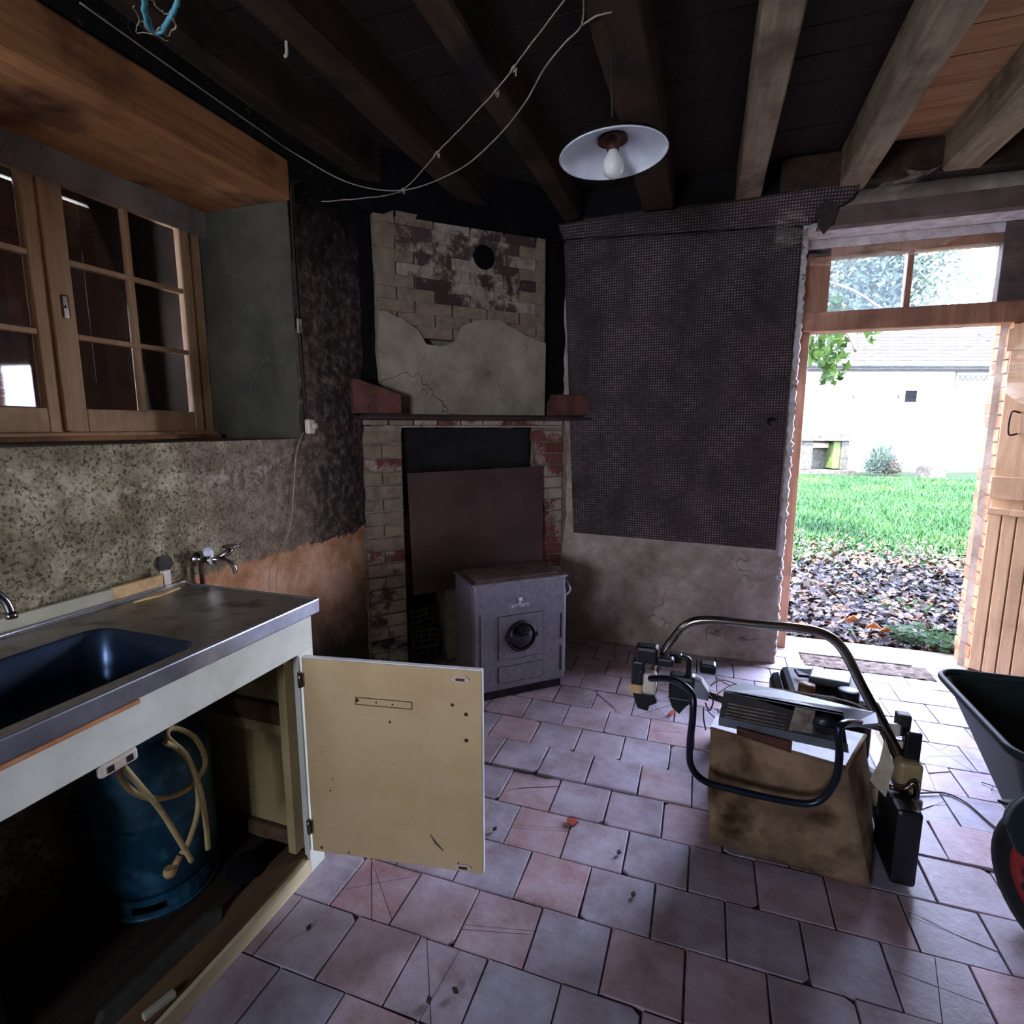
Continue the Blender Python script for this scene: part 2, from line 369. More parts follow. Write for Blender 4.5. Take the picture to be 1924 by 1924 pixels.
MT['hose'] = M2('cream_rubber_hose', '#a5905c', '#c2af78', 30, .6)
MT['white_plastic'] = M2('yellowed_plastic', '#b9ab98', '#d5c9b8', 10, .4, bs=0)
MT['black_plastic'] = M2('black_plastic', '#0e0f11', '#1c1d20', 12, .38, bs=.1)
MT['black_metal'] = M2('black_painted_tube', '#10141f', '#1f2736', 12, .25, .5, 0, spec=.6)
MT['cable_white'] = M2('dusty_cable', '#7b7568', '#a39c8e', 30, .7)
MT['string'] = M2('hairy_string', '#8a7c68', '#b0a28c', 60, .9)
MT['cable_dark'] = M2('dark_cable', '#1b1714', '#3a322c', 30, .7)
MT['blue_twine'] = M2('blue_twine', '#3b8796', '#6aa6b0', 40, .8)
MT['enamel_white'] = M2('white_enamel', '#c3cdd2', '#dde5e9', 8, .3, bs=0)
MT['enamel_black'] = NT('dark_enamel').fin('#18140f', .5)
MT['rust'] = M2('rusty_brown', '#3a2018', '#5e382a', 20, .6, .3)
MT['bag'] = M2('stained_canvas', '#5a4634', '#8e7659', 5, .95, bs=.6, bd=.012, spec=.1, fine=('#3a2818', 7))
MT['bag_white'] = M2('white_sheet_plastic', '#bcbcc4', '#dcdce2', 14, .6, bs=.3)
MT['grey_cover'] = M2('grey_painted_plastic', '#5f666c', '#788086', 10, .5, bs=.05)
MT['grey_dark'] = M2('dark_grey_plastic', '#1f1c19', '#302c27', 14, .6)
MT['grey_lip'] = M2('dark_grey_lip', '#454b50', '#5a6166', 10, .5, bs=0)
MT['deck'] = M2('beige_mower_deck', '#8f7b55', '#ae986c', 8, .5)
MT['label_grey'] = M2('worn_sticker', '#50443a', '#8e8071', 22, .7)
MT['gold'] = NT('tan_plastic_cap').fin('#8c6a45', .5)
MT['badge'] = NT('pale_badge').fin('#d8d4dc', .4)
MT['beige'] = M2('beige_plastic', '#a0896a', '#bca685', 12, .5, bs=0)
MT['green_tray'] = M2('dark_green_polythene', '#0c1b19', '#142725', 9, .6, bs=.1)
MT['tyre'] = M2('black_rubber_tyre', '#0a0a0b', '#17171a', 14, .7)
MT['red_rim'] = M2('faded_red_rim', '#7a1c16', '#98281e', 14, .5)
MT['paper'] = M2('yellowed_paper_tag', '#a89c80', '#c6bc9e', 14, .8)
MT['web'] = m_web()
MT['glass_dark'] = m_glass('grimy_glass', .12, '#6a5a50')
MT['glass_dirty'] = m_glass('dusty_glass', .30, '#50595e', 9)
MT['glass_clear'] = m_glass('light_dust_glass', .06, '#606a70', 5)
MT['facade'] = m_plaster('white_rendered_facade', '#7f8a88', '#a3a8a4', '#b4b5b0', 1.2, '#7c8480')
MT['roof'] = M2('brown_flat_roof_tile', '#121013', '#1e1a1d', 2.5, .8, rnd=('#2a2426', .5), fine=('#3a3634', 6))
MT['zinc'] = M2('zinc_gutter', '#46504f', '#5c6664', 6, .5, .4)
MT['stone'] = M2('lichened_stone', '#2a2923', '#45443a', 9, .9, fine=('#1c1c18', 12))
MT['moss'] = M2('mossy_stone', '#35401c', '#4c5a2c', 9, .9)
MT['bulb'] = NT('frosted_bulb').fin('#d8dad0', .35, spec=.5)
def m_ground():
    t = NT('yard_earth'); p = t.pos(); n = t.noise(1.3, 5, .6, p); n2 = t.noise(25, 5, .7, p); Y = t.xyz(p)[1]
    g = t.ramp(n2, (.35, '#142014'), (.65, '#22321c')); e = t.ramp(n2, (.35, '#241e1a'), (.65, '#453b33'))
    return t.fin(t.mix(t.step(t.math('ADD', Y, t.math('MULTIPLY', n, 3.0)), 7.2, 8.2), e, g), .95, 0, n2, .5, .02, .1)
MT['ground'] = m_ground()
def m_grass():
    t = NT('grass_blade'); n = t.noise(.9, 4, .6, t.pos()); return t.fin(t.ramp(n, (.3, '#153214'), (.55, '#274c20'), (.75, '#455226')), .6, spec=.2)
MT['grass'] = m_grass()
def m_litter():
    t = NT('dead_leaves'); v = t.vor(14, t.pos(), 'F1', 'Color'); r = t.xyz(v)[0]
    return t.fin(t.ramp(r, (.1, '#1f1a17'), (.4, '#40362e'), (.6, '#62554c'), (.8, '#4c3e32'), (.95, '#7c5638')), .85, spec=.2)
MT['litter'] = m_litter()
MT['leaf_green'] = M2('maple_leaf_green', '#142608', '#283c12', 3, .8, spec=.1, bs=0)
MT['leaf_orange'] = M2('orange_dead_leaf', '#a8602c', '#c07a40', 30, .7, bs=0)
MT['leaf_red'] = M2('red_tile_shard', '#8a3422', '#a04530', 30, .8)
MT['bark'] = M2('grey_bark', '#4a4238', '#6c6252', 10, .9)
MT['shrub'] = M2('grey_green_shrub', '#26332a', '#3f4e42', 8, .8, bs=0)
MT['shrub_red'] = M2('reddish_dry_twigs', '#4c3028', '#6a463c', 8, .8, bs=0)

# ------------------------------------------------------------------ floor
YW = 3.48
floor = MB().box((-2.5, -2.6, -.25), (2.6, 3.94, -.012)).build('floor', MT['grout']); tag(floor, kind='structure')
def tile_mesh(k):
    b = MB(); r = random.Random(k); w = .0972; th = .012
    if k < 8:
        j = [(x+r.uniform(-.0018, .0018), y+r.uniform(-.0018, .0018)) for x, y in ((-w, -w), (w, -w), (w, w), (-w, w))]
        if k % 3 == 0:  # chipped corner
            c = r.uniform(.012, .03); j = [(-w+c, -w), (w, -w), (w, w), (-w, w), (-w, -w+c*.8)]
        b.prism([(x, y, -th) for x, y in j], (0, 0, th), bev=.0025)
    else:  # cracked into pieces by random cuts through the tile
        polys = [[(-w, -w), (w, -w), (w, w), (-w, w)]]
        for _ in range(2 if k < 13 else 3):
            a = r.uniform(0, pi); nx, ny = cos(a), sin(a); c = r.uniform(-.03, .03); out = []
            for P in polys:
                for sg in (1, -1):
                    q = []
                    for i in range(len(P)):
                        p0, p1 = P[i], P[(i+1) % len(P)]; d0 = sg*(p0[0]*nx+p0[1]*ny-c)-.001; d1 = sg*(p1[0]*nx+p1[1]*ny-c)-.001
                        if d0 >= 0: q.append(p0)
                        if d0*d1 < 0: s_ = d0/(d0-d1); q.append((p0[0]+(p1[0]-p0[0])*s_, p0[1]+(p1[1]-p0[1])*s_))
                    if len(q) >= 3:
                        ar = abs(sum(q[i][0]*q[(i+1) % len(q)][1]-q[(i+1) % len(q)][0]*q[i][1] for i in range(len(q))))/2
                        if ar > 3e-4: out.append(q)
            polys = out
        for q in polys:
            dz = r.uniform(-.003, .0005); b.prism([(x, y, -th+dz) for x, y in q], (0, 0, th))
    return b.mesh('floor_tile')
TM = [tile_mesh(k) for k in range(18)]
cnt = 0; rows = 17
for j in range(rows):
    yc = .58+.2*j+.1-.0 if False else .4825+.2*j
    off = .0175 if j % 2 == 0 else .1225
    y0 = yc
    for i in range(-9, 12):
        xc = off+.1+.2*i-.0
        if xc > 2.3 or cnt >= 299: continue
        if xc < -1.2 and y0 < 1.4: continue
        q = Vector((xc, y0, 0))-Vector((0, 0, H)); zf = q.dot(FF); ux = 962+f0*q.dot(RR)/zf; uy = 962+f0*q.dot(DD)/zf
        if ux > 2010 or uy > 2060: continue
        if (xc+1.7)*.744-(y0-2.5)*.668 < -.05: continue
        if y0 > 3.7 and (xc < .45 or xc > 1.5): continue
        if xc < .3 and y0 > 3.6: continue
        if y0 > 3.58 and .62 < xc < 1.3: continue
        px_ = random.random(); crk = .10
        if 2.3 < y0 < 3.1 and -.5 < xc < .5: crk = .6
        if abs(y0-1.28) < .15 and -.9 < xc < -.4: crk = .6
        if y0 > 2.0 and xc > .7: crk = .35
        k = random.randrange(8, 18) if px_ < crk else random.randrange(0, 8)
        o = link('floor_tile', TM[k], MT['tile'] if not TM[k].materials else None, floor)
        hz = .0+(.006 if abs(y0-2.08) < .05 and -.9 < xc < 1.2 else 0)+random.uniform(-.0015, .0015)
        o.location = (xc, y0+random.uniform(-.001, .001), hz)
        o.rotation_euler = (random.uniform(-.008, .008), random.uniform(-.008, .008), random.choice((0, pi/2, pi, -pi/2))+random.uniform(-.008, .008))
        cnt += 1

# ------------------------------------------------------------------ left wall with window recess
XL = -1.7
b = MB()
b.box((-2.6, -2.6, -.1), (XL-.012, 3.94, 1.335)); b.box((-2.6, -2.6, 2.50), (XL-.012, 3.94, 3.0))
b.box((-2.6, 2.06, 1.335), (XL-.012, 3.94, 2.5)); b.box((-2.6, -2.6, 1.335), (XL-.012, .2, 2.5))
b.box((-2.6, .2, 2.33), (-2.24, 2.06, 2.5))
b.patch((XL, -2.6, 0), (0, 5.25, 0), (0, 0, 1.345), 220, 70, (1, 0, 0), 9, .008, fn=lambda p: -.012 if p.y > 1.3 and p.z < .855+.04*noise.noise(p*12) else 0)
b.patch((XL, 2.035, 1.345), (0, .6, 0), (0, 0, 1.155), 40, 60, (1, 0, 0), 9, .008)
b.patch((XL, -2.6, 2.5), (0, 5.25, 0), (0, 0, .4), 120, 10, (1, 0, 0), 9, .01)
b.patch((XL, -2.6, 1.345), (0, 2.8, 0), (0, 0, 1.155), 60, 30, (1, 0, 0), 9, .008)
wl_ = b.build('wall_left', MT['wall_left'], recalc=False); tag(wl_, kind='structure')
r_ = MB().patch((XL+.003, 2.035, 1.345), (-.56, -.005, 0), (0, 0, .985), 30, 50, (0, -1, 0), 8, .006).patch((XL, 2.04, 1.345), (0, -1.9, 0), (-.56, 0, 0), 30, 12, (0, 0, 1), 8, .004)
r_.box((-2.6, .2, 2.288), (-2.42, 2.0, 2.5)).box((-2.22, 2.04, 1.335), (XL-.001, 2.062, 2.33))
r_.build('window_reveal', MT['reveal_grey'], wl_, recalc=False)
MB().box((-2.26, .2, 2.335), (-2.15, 2.05, 2.5)).patch((-2.14, .2, 2.22), (0, 1.85, 0), (0, 0, .12), 20, 4, (1, 0, 0), 8, .004).build('plaster_band', MT['grey_band'], wl_, recalc=False)
MB().prism([(-2.6, 1.856, 1.33), (-2.44, 1.856, 1.33), (-2.255, 1.985, 1.33), (-2.255, 2.06, 1.33), (-2.6, 2.06, 1.33)], (0, 0, 1.0)).build('outer_reveal', MT['wall_dark'], wl_)
# lintel over the window
t1 = MB().box((-2.15, -.3, 2.33), (XL+.006, 2.055, 2.495), .012).build('trim_1', MT['lintel']); tag(t1, 'orange-brown timber lintel over the window recess', kind='structure')
# casement window
XW = -2.2
win = thing('window_1', 'peeling cream casement window with closed brown shutters behind', None, (XW, 1.38, 1.345), 0, kind='structure')
def wbox(name, m, a, b_, par=win, bev=.004): return MB().box(Vector(a)-win.location, Vector(b_)-win.location, bev).build(name, m, par)
FZ0, FZ1 = 1.352, 2.335
wbox('frame', MT['frame_cream'], (XW-.05, 1.975, FZ0), (XW+.015, 2.03, FZ1)); wbox('frame', MT['frame_cream'], (XW-.05, .70, FZ0), (XW+.015, .75, FZ1))
wbox('head_rail', MT['frame_cream'], (XW-.05, .70, FZ1-.03), (XW+.012, 2.03, FZ1)); wbox('sill_rail', MT['frame_cream'], (XW-.05, .70, FZ0-.005), (XW+.035, 2.03, FZ0+.025))
wbox('sill_rail', MT['lintel'], (XW+.036, .5, FZ0-.006), (XW+.09, 2.0, FZ0+.012))
def casement(y0, y1, name='casement'):
    c = bpy.data.objects.new(name, None); COL.objects.link(c); c.parent = win
    m = MT['frame_cream']; z0, z1 = FZ0+.026, FZ1-.032; st = .068
    L = lambda a, b_, n_, mt=m, bev=.005: MB().box(Vector(a)-win.location, Vector(b_)-win.location, bev).build(n_, mt, c)
    L((XW-.02, y0, z0), (XW+.02, y0+st, z1), 'stile'); L((XW-.02, y1-st*.72, z0), (XW+.02, y1, z1), 'stile')
    L((XW-.019, y0+st, z0), (XW+.019, y1-st*.72, z0+.085), 'rail'); L((XW-.019, y0+st, z1-.065), (XW+.019, y1-st*.72, z1), 'rail')
    g0, g1, h0, h1 = y0+st, y1-st*.72, z0+.085, z1-.065; ym = (g0+g1)/2
    L((XW-.012, ym-.011, h0), (XW+.016, ym+.011, h1), 'muntin')
    for k in (1, 2):
        z = h0+(h1-h0)*k/3; L((XW-.012, g0, z-.010), (XW+.017, g1, z+.010), 'muntin')
    for i in range(2):
        for k in range(3):
            a, e = (g0, ym) if i == 0 else (ym, g1); z = h0+(h1-h0)*k/3
            pw, ph_ = (e-a)/2-.003, (h1-h0)/6-.004; MB().box((-.0015, -pw, -ph_), (.0015, pw, ph_)).build('pane', MT['glass_dark'], c, Vector((XW-.003, (a+e)/2, z+(h1-h0)/6))-win.location, (0, 0, RD(3.6)))
    return c
c1 = casement(1.392, 1.972); c2 = casement(.75, 1.378)
e = wbox('meeting_bead', MT['frame_cream'], (XW+.02, 1.374, FZ0+.03), (XW+.034, 1.396, FZ1-.035))
pl = MB().box((-.002, -.012, -.04), (.003, .012, .04), .004).lathe([(.006, 0), (.004, .006)], 10, Matrix.Translation((.003, 0, .0)) @ Matrix.Rotation(pi/2, 4, 'Y'), cap1=True)
pl.build('escutcheon', MT['chrome_old'], c1, (.022, 1.425-1.38, 1.82-1.345))
# closed shutters outside the glass
for (a, e_, nm) in ((.42, 1.16, 0), (1.163, 1.838, 1)):
    n_ = 4; w = (e_-a)/n_
    for i in range(n_):
        wbox('shutter_board', MT['shutter'], (-2.44, a+i*w+.001, 1.35), (-2.415, a+(i+1)*w-.0015, 2.275), win, .003)
    for z in (1.5, 2.1): wbox('shutter_ledge', MT['shutter'], (-2.413, a+.02, z), (-2.392, e_-.02, z+.08), win, .003)
# ------------------------------------------------------------------ back wall with the doorway
b = MB()
b.box((-1.8, YW+.012, -.1), (.45, 3.93, 3.0)); b.box((.45, YW+.012, 2.46), (2.6, 3.93, 3.0))
b.prism([(1.475, 3.80, -.1), (1.93, YW, -.1), (2.6, YW, -.1), (2.6, 3.93, -.1), (1.56, 3.93, -.1)], (0, 0, 2.6))
b.patch((-1.75, YW, 0), (2.17, 0, 0), (0, 0, 2.85), 110, 130, (0, -1, 0), 7, .012,
        edge=lambda a, c, p: (.03+.03*noise.noise(Vector((0, 0, p.z*14)))+.02*noise.noise(Vector((3, 0, p.z*40))) if a > .999 else 0, 0, 0),
        fn=lambda p: .03*max(0, 1-p.z/.9)*(.5+noise.noise(p*3)) + (.008 if p.z < .66+.05*noise.noise(p*5) else 0))
wb = b.build('wall_back', MT['wall_cream'], recalc=False); tag(wb, kind='structure')
MB().patch((.455, YW-.005, 0), (.01, .27, 0), (0, 0, 2.46), 10, 120, (1, 0, 0), 16, .018).build('door_reveal', MT['white_edge'], wb, recalc=False)
MB().tube([(.447+.012*noise.noise(Vector((0, 0, k*.9))), YW+.008, k*.02) for k in range(121)], [max(.006, .017+.014*noise.noise(Vector((5, 0, k*.7)))) for k in range(121)], 8).build('plaster_edge', MT['white_edge'], wb)  # bead added for the side-lit wall edge, its light painted white
MB().box((.42, YW+.0, 2.44), (2.0, 3.70, 2.462)).build('door_head_soffit', MT['white_edge'], wb)  # white stands in for up-light on the soffit
t2 = MB().prism([(.50, YW-.03, 2.425), (2.3, YW-.03, 2.435), (2.3, YW-.03, 2.53), (.50, YW-.03, 2.52)], (0, .06, 0), bev=.004).build('trim_2', MT['beam_grey']); tag(t2, 'grey-brown board across the top of the doorway', kind='structure')
# orange brick reveal to the right of the doorway
bm_b = [MB().box((-.105, -.05, -.03), (.105, .05, .03), .004).mesh('brick') for _ in range(1)][0]
rv = thing('door_jamb', 'toothed orange brick reveal at right side of the doorway', 'brickwork', (1.50, 3.86, 0))
MB().box((.03, -.13, 0), (.07, .065, 2.0)).build('mortar_bed', MT['mortar'], rv)
for k in range(27):
    z = .035+k*.073; a = k % 2
    for (yy, ln) in (((-.022, .98),) if a else ((-.074, .46), (.03, .46))):
        o = link('brick', bm_b, MT['brick_orange'] if not bm_b.materials else None, rv, (.045+random.uniform(-.004, .004), yy-.01, z), (0, 0, pi/2)); o.scale = (ln, .9, 1.08)
# sill stone and sunken mat well
t3 = MB().prism([(.45, 3.70, -.02), (1.56, 3.70, -.02), (1.60, 3.98, -.02), (.44, 3.98, -.02)], (0, 0, .022), bev=.006).build('trim_3', MT['grey_band']); tag(t3, 'pale stone door sill', kind='structure')
dm = MB().patch((.62, 3.50, .004), (.66, 0, 0), (0, .17, 0), 60, 16, (0, 0, 1), 30, .006).box((.62, 3.50, -.01), (1.28, 3.67, .0)).build('doormat', MT['dirt'], recalc=False)
tag(dm, 'worn brown doormat caked with dirt, inside the door sill', 'doormat')
# door frame with transom light
dr = thing('door_1', 'open doorway with two-pane transom light and boarded door leaf', None, (1.0, 3.76, 0), kind='structure')
Y0 = 3.74
def dbox(name, m, a, b_, bev=.004, par=dr): return MB().box(Vector(a)-dr.location, Vector(b_)-dr.location, bev).build(name, m, par)
dbox('jamb', MT['frame_pink'], (.455, Y0, 0), (.545, Y0+.09, 1.94)); dbox('jamb', MT['frame_pink'], (.455, Y0, 2.03), (.625, Y0+.09, 2.398))
dbox('jamb', MT['beam_grey'], (1.415, Y0-.01, 2.03), (1.66, Y0+.09, 2.46))
dbox('transom_bar', MT['frame_pink'], (.455, Y0-.02, 1.94), (1.68, Y0+.10, 2.05), .006); dbox('head_rail', MT['frame_pink'], (.45, Y0, 2.35), (1.66, Y0+.09, 2.398))
MB().box((.45, Y0-.005, 2.398), (1.70, Y0+.09, 2.462)).build('head_plaster', MT['white_edge'], wb)
dbox('mullion', MT['frame_pink'], (1.0, Y0+.01, 2.05), (1.03, Y0+.07, 2.35))
dbox('pane', MT['glass_dirty'], (.626, Y0+.04, 2.051), (.999, Y0+.043, 2.349), 0); dbox('pane', MT['glass_clear'], (1.031, Y0+.04, 2.051), (1.414, Y0+.043, 2.349), 0)
# door leaf, swung open against the splayed right side
lf = bpy.data.objects.new('door_leaf', None); COL.objects.link(lf); lf.parent = dr; lf.location = (1.495-1.0, 3.715-3.76, .03); lf.rotation_euler = (0, 0, -math.atan2(.61, .79))
for i in range(6):
    w = .147; x = i*w; MB().box((x+.001, 0, 0), (x+w-.002, .022, 1.90), .003).build('plank', MT['leaf'], lf)
for i in range(14):
    w = .062; x = .004+i*w; MB().box((x+.002, -.02, .0), (x+w-.004, -.001, .90), .003).build('board', MT['leaf'], lf)
MB().prism([(-.01, -.024, 1.76), (.86, -.024, 1.76), (.86, -.024, 1.90), (.05, -.024, 1.90), (-.01, -.024, 1.87)], (0, .023, 0), bev=.003).build('ledge', MT['leaf'], lf)
MB().box((-.0, -.024, .98), (.87, -.001, 1.10), .003).build('ledge', MT['leaf'], lf)
MB().box((.0, -.036, .895), (.87, -.0005, .93), .004).build('ledge', MT['leaf'], lf)
MB().tube(smooth_path([(.075, -.002, 1.33), (.05, -.04, 1.33), (.05, -.04, 1.44), (.075, -.002, 1.44)], 4), .005, 6).build('handle', MT['rust'], lf)
# outer shell behind the camera and to the right, with an opening added behind for fill light
b = MB(); b.box((2.45, -2.6, -.1), (2.6, 3.93, 3.0)); b.patch((2.44, -2.6, 0), (0, 6.1, 0), (0, 0, 2.85), 30, 20, (-1, 0, 0), 5, .01)
tag(b.build('wall_right', MT['wall_dark'], recalc=False), kind='structure')
b = MB(); b.box((-1.8, -2.6, -.1), (-1.3, -2.45, 3.0)); b.box((-.6, -2.6, -.1), (2.6, -2.45, 3.0)); b.box((-1.3, -2.6, -.1), (-.6, -2.45, 1.1)); b.box((-1.3, -2.6, 1.8), (-.6, -2.45, 3.0))
tag(b.build('wall_front', MT['wall_dark']), kind='structure')
# ------------------------------------------------------------------ ceiling: boards and joists
ce = MB().box((-2.6, -2.6, 2.80), (2.6, 3.93, 3.05)).build('ceiling', MT['ceil']); tag(ce, kind='structure')
random.seed(3)
y = -.2
while y < YW:
    w = random.uniform(.15, .2)
    for (xa, xb, m) in ((XL, .70, 'ceil'), (.705, 2.44, 'ceil_lit')):
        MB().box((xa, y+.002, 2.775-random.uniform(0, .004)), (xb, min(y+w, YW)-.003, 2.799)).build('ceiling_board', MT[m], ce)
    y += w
def joist(x0, x1, m, zb=2.6, wob=.012):
    b = MB(); n_ = 26; r = random.Random(x0); rings = []
    for i in range(n_+1):
        yy = -2.4+(YW+.05+2.4)*i/n_; q = Vector((x0*3, yy*1.3, 0)); d0 = noise.noise(q)*wob; d1 = noise.noise(q+Vector((9, 0, 0)))*wob; dz = noise.noise(q+Vector((0, 0, 5)))*wob*.8
        rings.append([b.bm.verts.new(v) for v in ((x0+d0+.008, yy, zb+dz), (x1+d1-.008, yy, zb+dz*.6), (x1+d1, yy, zb+.012+dz), (x1+d1, yy, 2.79), (x0+d0, yy, 2.79), (x0+d0, yy, zb+.012+dz))])
    for A, B in zip(rings, rings[1:]):
        for k in range(6): b.bm.faces.new([A[k], A[(k+1) % 6], B[(k+1) % 6], B[k]])
    b.bm.faces.new(rings[0]); b.bm.faces.new(rings[-1][::-1])
    return b.build('joist', MT[m], ce)
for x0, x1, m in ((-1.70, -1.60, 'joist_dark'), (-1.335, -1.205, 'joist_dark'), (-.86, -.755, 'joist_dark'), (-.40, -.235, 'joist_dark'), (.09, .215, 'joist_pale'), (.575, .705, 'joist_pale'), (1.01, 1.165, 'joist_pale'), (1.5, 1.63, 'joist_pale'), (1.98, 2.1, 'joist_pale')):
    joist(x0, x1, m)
MB().box((.3, YW-.10, 2.60), (2.44, YW-.005, 2.76), .006).build('wall_plate', MT['joist_dark'], ce)
# ------------------------------------------------------------------ corner fireplace
fp = thing('fireplace', 'diagonal corner fireplace with brick pillars and plastered chimney breast', 'fireplace', (-1.7, 2.5, 0), math.atan2(.744, .668))
FL = 1.315
b = MB().box((-.06, .009, 0), (.218, .42, 1.40)).box((1.06, .009, 0), (1.27, .42, 1.40)).box((1.27, .03, 0), (1.34, .42, 1.40)).box((.10, .010, 1.88), (1.125, .06, 2.46)).box((-.2, .06, 1.40), (1.5, .42, 2.78)).box((-.2, .42, 0), (1.5, .46, 2.78))
b.build('core', MT['mortar_dark'], fp)
MB().box((.219, .36, 0), (1.059, .415, 1.40)).box((.2, .05, .0), (.2185, .40, 1.40)).box((1.0595, .05, 0), (1.08, .40, 1.40)).build('firebox', MT['soot'], fp)
MB().prism([(-.08, .02, 1.475), (.10, .02, 1.475), (.08, .02, 1.8), (.10, .02, 2.1), (.075, .02, 2.5), (.08, .02, 2.77), (-.16, .02, 2.77)], (0, .04, 0)).prism([(1.17, .03, 1.475), (1.35, .03, 1.475), (1.35, .03, 2.77), (1.17, .03, 2.77)], (0, .03, 0)).prism([(0, .0, 2.455), (1.3, 0.0, 2.49), (1.3, 0, 2.77), (0, 0, 2.77)], (0, .06, 0)).build('soot_shade_wall', MT['soot'], fp)  # sooty strips that also paint the shade of gaps round the breast
bk = MB().box((-.105, -.0, -.031), (.105, .06, .031), .003).mesh('brick'); bh = MB().box((-.05, -.0, -.031), (.05, .06, .031), .003).mesh('brick')
def brick(me, m, x, y_, z, sx_=1.0):
    c = me.copy(); c.materials.clear(); key = me.name+m
    if key not in BC: c.materials.append(MT[m]); BC[key] = c
    else: bpy.data.meshes.remove(c); c = BC[key]
    o = link('brick', c, None, fp, (x, y_, z), (random.uniform(-.012, .012), random.uniform(-.01, .01), random.uniform(-.012, .012))); o.scale = (sx_, 1, 1); return o
BC = {}; bh.name = 'brickhalf'
nr = 19; dz = 1.375/nr
for k in range(nr):
    z = .036+k*dz
    ml = 'brick_wash' if (k >= 10 and k not in (16,)) else ('brick_red' if k in (9, 8, 16) else ('brick_sooty' if k > 3 else 'brick_sooty'))
    mr = 'brick_red'
    for (x0, x1, m) in ((.005, .218, ml), (1.06, 1.262, mr)):
        if k % 2:
            brick(bh, m, x0+.05, 0, z, .95); brick(bh, m, x0+.155, 0, z, 1.05)
        else: brick(bk, m, (x0+x1)/2, 0, z, .97)
MB().patch((1.268, .012, .0), (.10, 0, 0), (0, 0, 1.40), 6, 60, (0, -1, 0), 12, .012, edge=lambda a, c, p: (.012*noise.noise(Vector((0, p.z*9, 0))), 0, 0)).build('plaster_margin', MT['wall_dim'], fp, recalc=False)
for i in range(9):  # rowlock row under the shelf
    o = MB().box((.0, .0, 0), (.132, .06, .028), .004).build('brick', MT['brick_red' if i > 1 else 'brick_wash'], fp, (.01+i*.14, -.004, 1.405))
MB().box((.12, -.006, 1.392), (1.26, .05, 1.403), .001).build('lintel_bar', MT['wall_cream'], fp)
MB().box((-.04, -.14, 1.434), (1.47, .06, 1.452), .003).box((.0, -.10, 1.452), (1.42, .06, 1.462), .002).build('mantel_shelf', MT['mantel'], fp)
# chimney breast: plaster below, whitewashed bricks above
prof = [(.12, 1.463), (1.12, 1.463)]; n_ = 24
for i in range(n_+1):
    s_ = 1.125-(1.125-.112)*i/n_; prof.append((s_, 1.95+.05*sin(s_*9+1)+.02*noise.noise(Vector((s_*14, 0, 0)))-(.07 if .35 < s_ < .55 else 0)))
prof += [(.10, 1.8), (.115, 1.6)]
MB().prism([(x, -.012, z) for x, z in prof], (0, .07, 0)).build('plaster_breast', m_plaster('breast_plaster', '#6f6452', '#8f8672', '#a59d88', 3.5), fp)
cz = 1.86
for k in range(10):
    z = 1.90+k*.062; xx = .105-(.10 if k % 2 else 0)
    while xx < 1.12:
        x0 = max(xx, .10); x1 = min(xx+.205, 1.125)
        if x1-x0 > .03 and z < 2.47:
            xm = (x0+x1)/2; dark = (.30 < xm < .5 and 2.12 < z < 2.42) or (.52 < xm < 1.03 and 2.06 < z < 2.46)
            fl = (xm-.72)**2+(z-2.33)**2 < .006
            if not (fl and False): brick(bk, 'brick_sooty' if dark else 'brick_wash', xm, .0+(.005 if dark else .0), z-.0, (x1-x0)/.213)
        xx += .213
MB().lathe([(.0, 0), (.058, .001), (.066, -.004)], 20, Matrix.Translation((.72, -.004, 2.33)) @ Matrix.Rotation(pi/2, 4, 'X')).build('flue_plug', MT['soot'], fp)
MB().prism([(.25, .06, 1.05), (1.05, .05, 1.05), (1.05, .05, 1.385), (.24, .05, 1.385)], (0, .004, 0)).build('black_sheet', MT['black_plastic'], fp)
# terracotta corner blocks on the shelf
def cblock(s0, flip, label):
    o = thing('corner_block', label, 'block', (-1.7+.668*s0, 2.5+.744*s0, 1.463), math.atan2(.744, .668), 'terracotta blocks at the two ends of the shelf')
    P = [(-.13, 0, .0), (.115, 0, .0), (.115, 0, .10), (-.105, 0, .17), (-.13, 0, .165)] if not flip else [(-.15, 0, 0), (.12, 0, 0), (.15, 0, .125), (-.12, 0, .125), (-.15, 0, .07)]
    MB().prism([(x*1.0, -.115, z) for x, _, z in P], (0, .10, 0), bev=.006).build('block_body', MT['terracotta'], o)
cblock(.07, False, 'sooty terracotta block at the left end of the mantel shelf')
cblock(1.28, True, 'sooty terracotta block at the right end of the mantel shelf')
# board leaning in the fireplace and rubble
tl_ = thing('fire_board', 'dull brown hardboard sheet leaning across the fireplace opening', 'board', (-1.7, 2.5, 0), math.atan2(.744, .668))
MB().prism([(.245, -.042, .46), (1.10, -.042, .46), (1.105, -.020, 1.155), (.235, -.020, 1.145)], (0, .006, 0)).build('sheet', MT['panel_brown'], tl_)
def hollow_brick(x, y_, z, rz, label):
    o = thing('hollow_brick', label, 'brick', (-1.7+.668*x-.744*y_, 2.5+.744*x+.668*y_, z), math.atan2(.744, .668)+rz)
    b = MB(); w, h, d = .16, .11, .09
    for i in range(4): b.box((i*(w-.01)/3, -d/2, 0), (i*(w-.01)/3+.01, d/2, h))
    for j in range(4): b.box((0, -d/2, j*(h-.01)/3), (w, d/2, j*(h-.01)/3+.01))
    b.build('brick_body', MT['stone'], o)
hollow_brick(.25, .08, 0, .1, 'hollow brick at bottom of the fireplace rubble'); hollow_brick(.26, .08, .112, -.1, 'hollow brick lying in the middle of the fireplace rubble'); hollow_brick(.25, .10, .225, .15, 'dusty hollow brick topmost of the fireplace rubble')
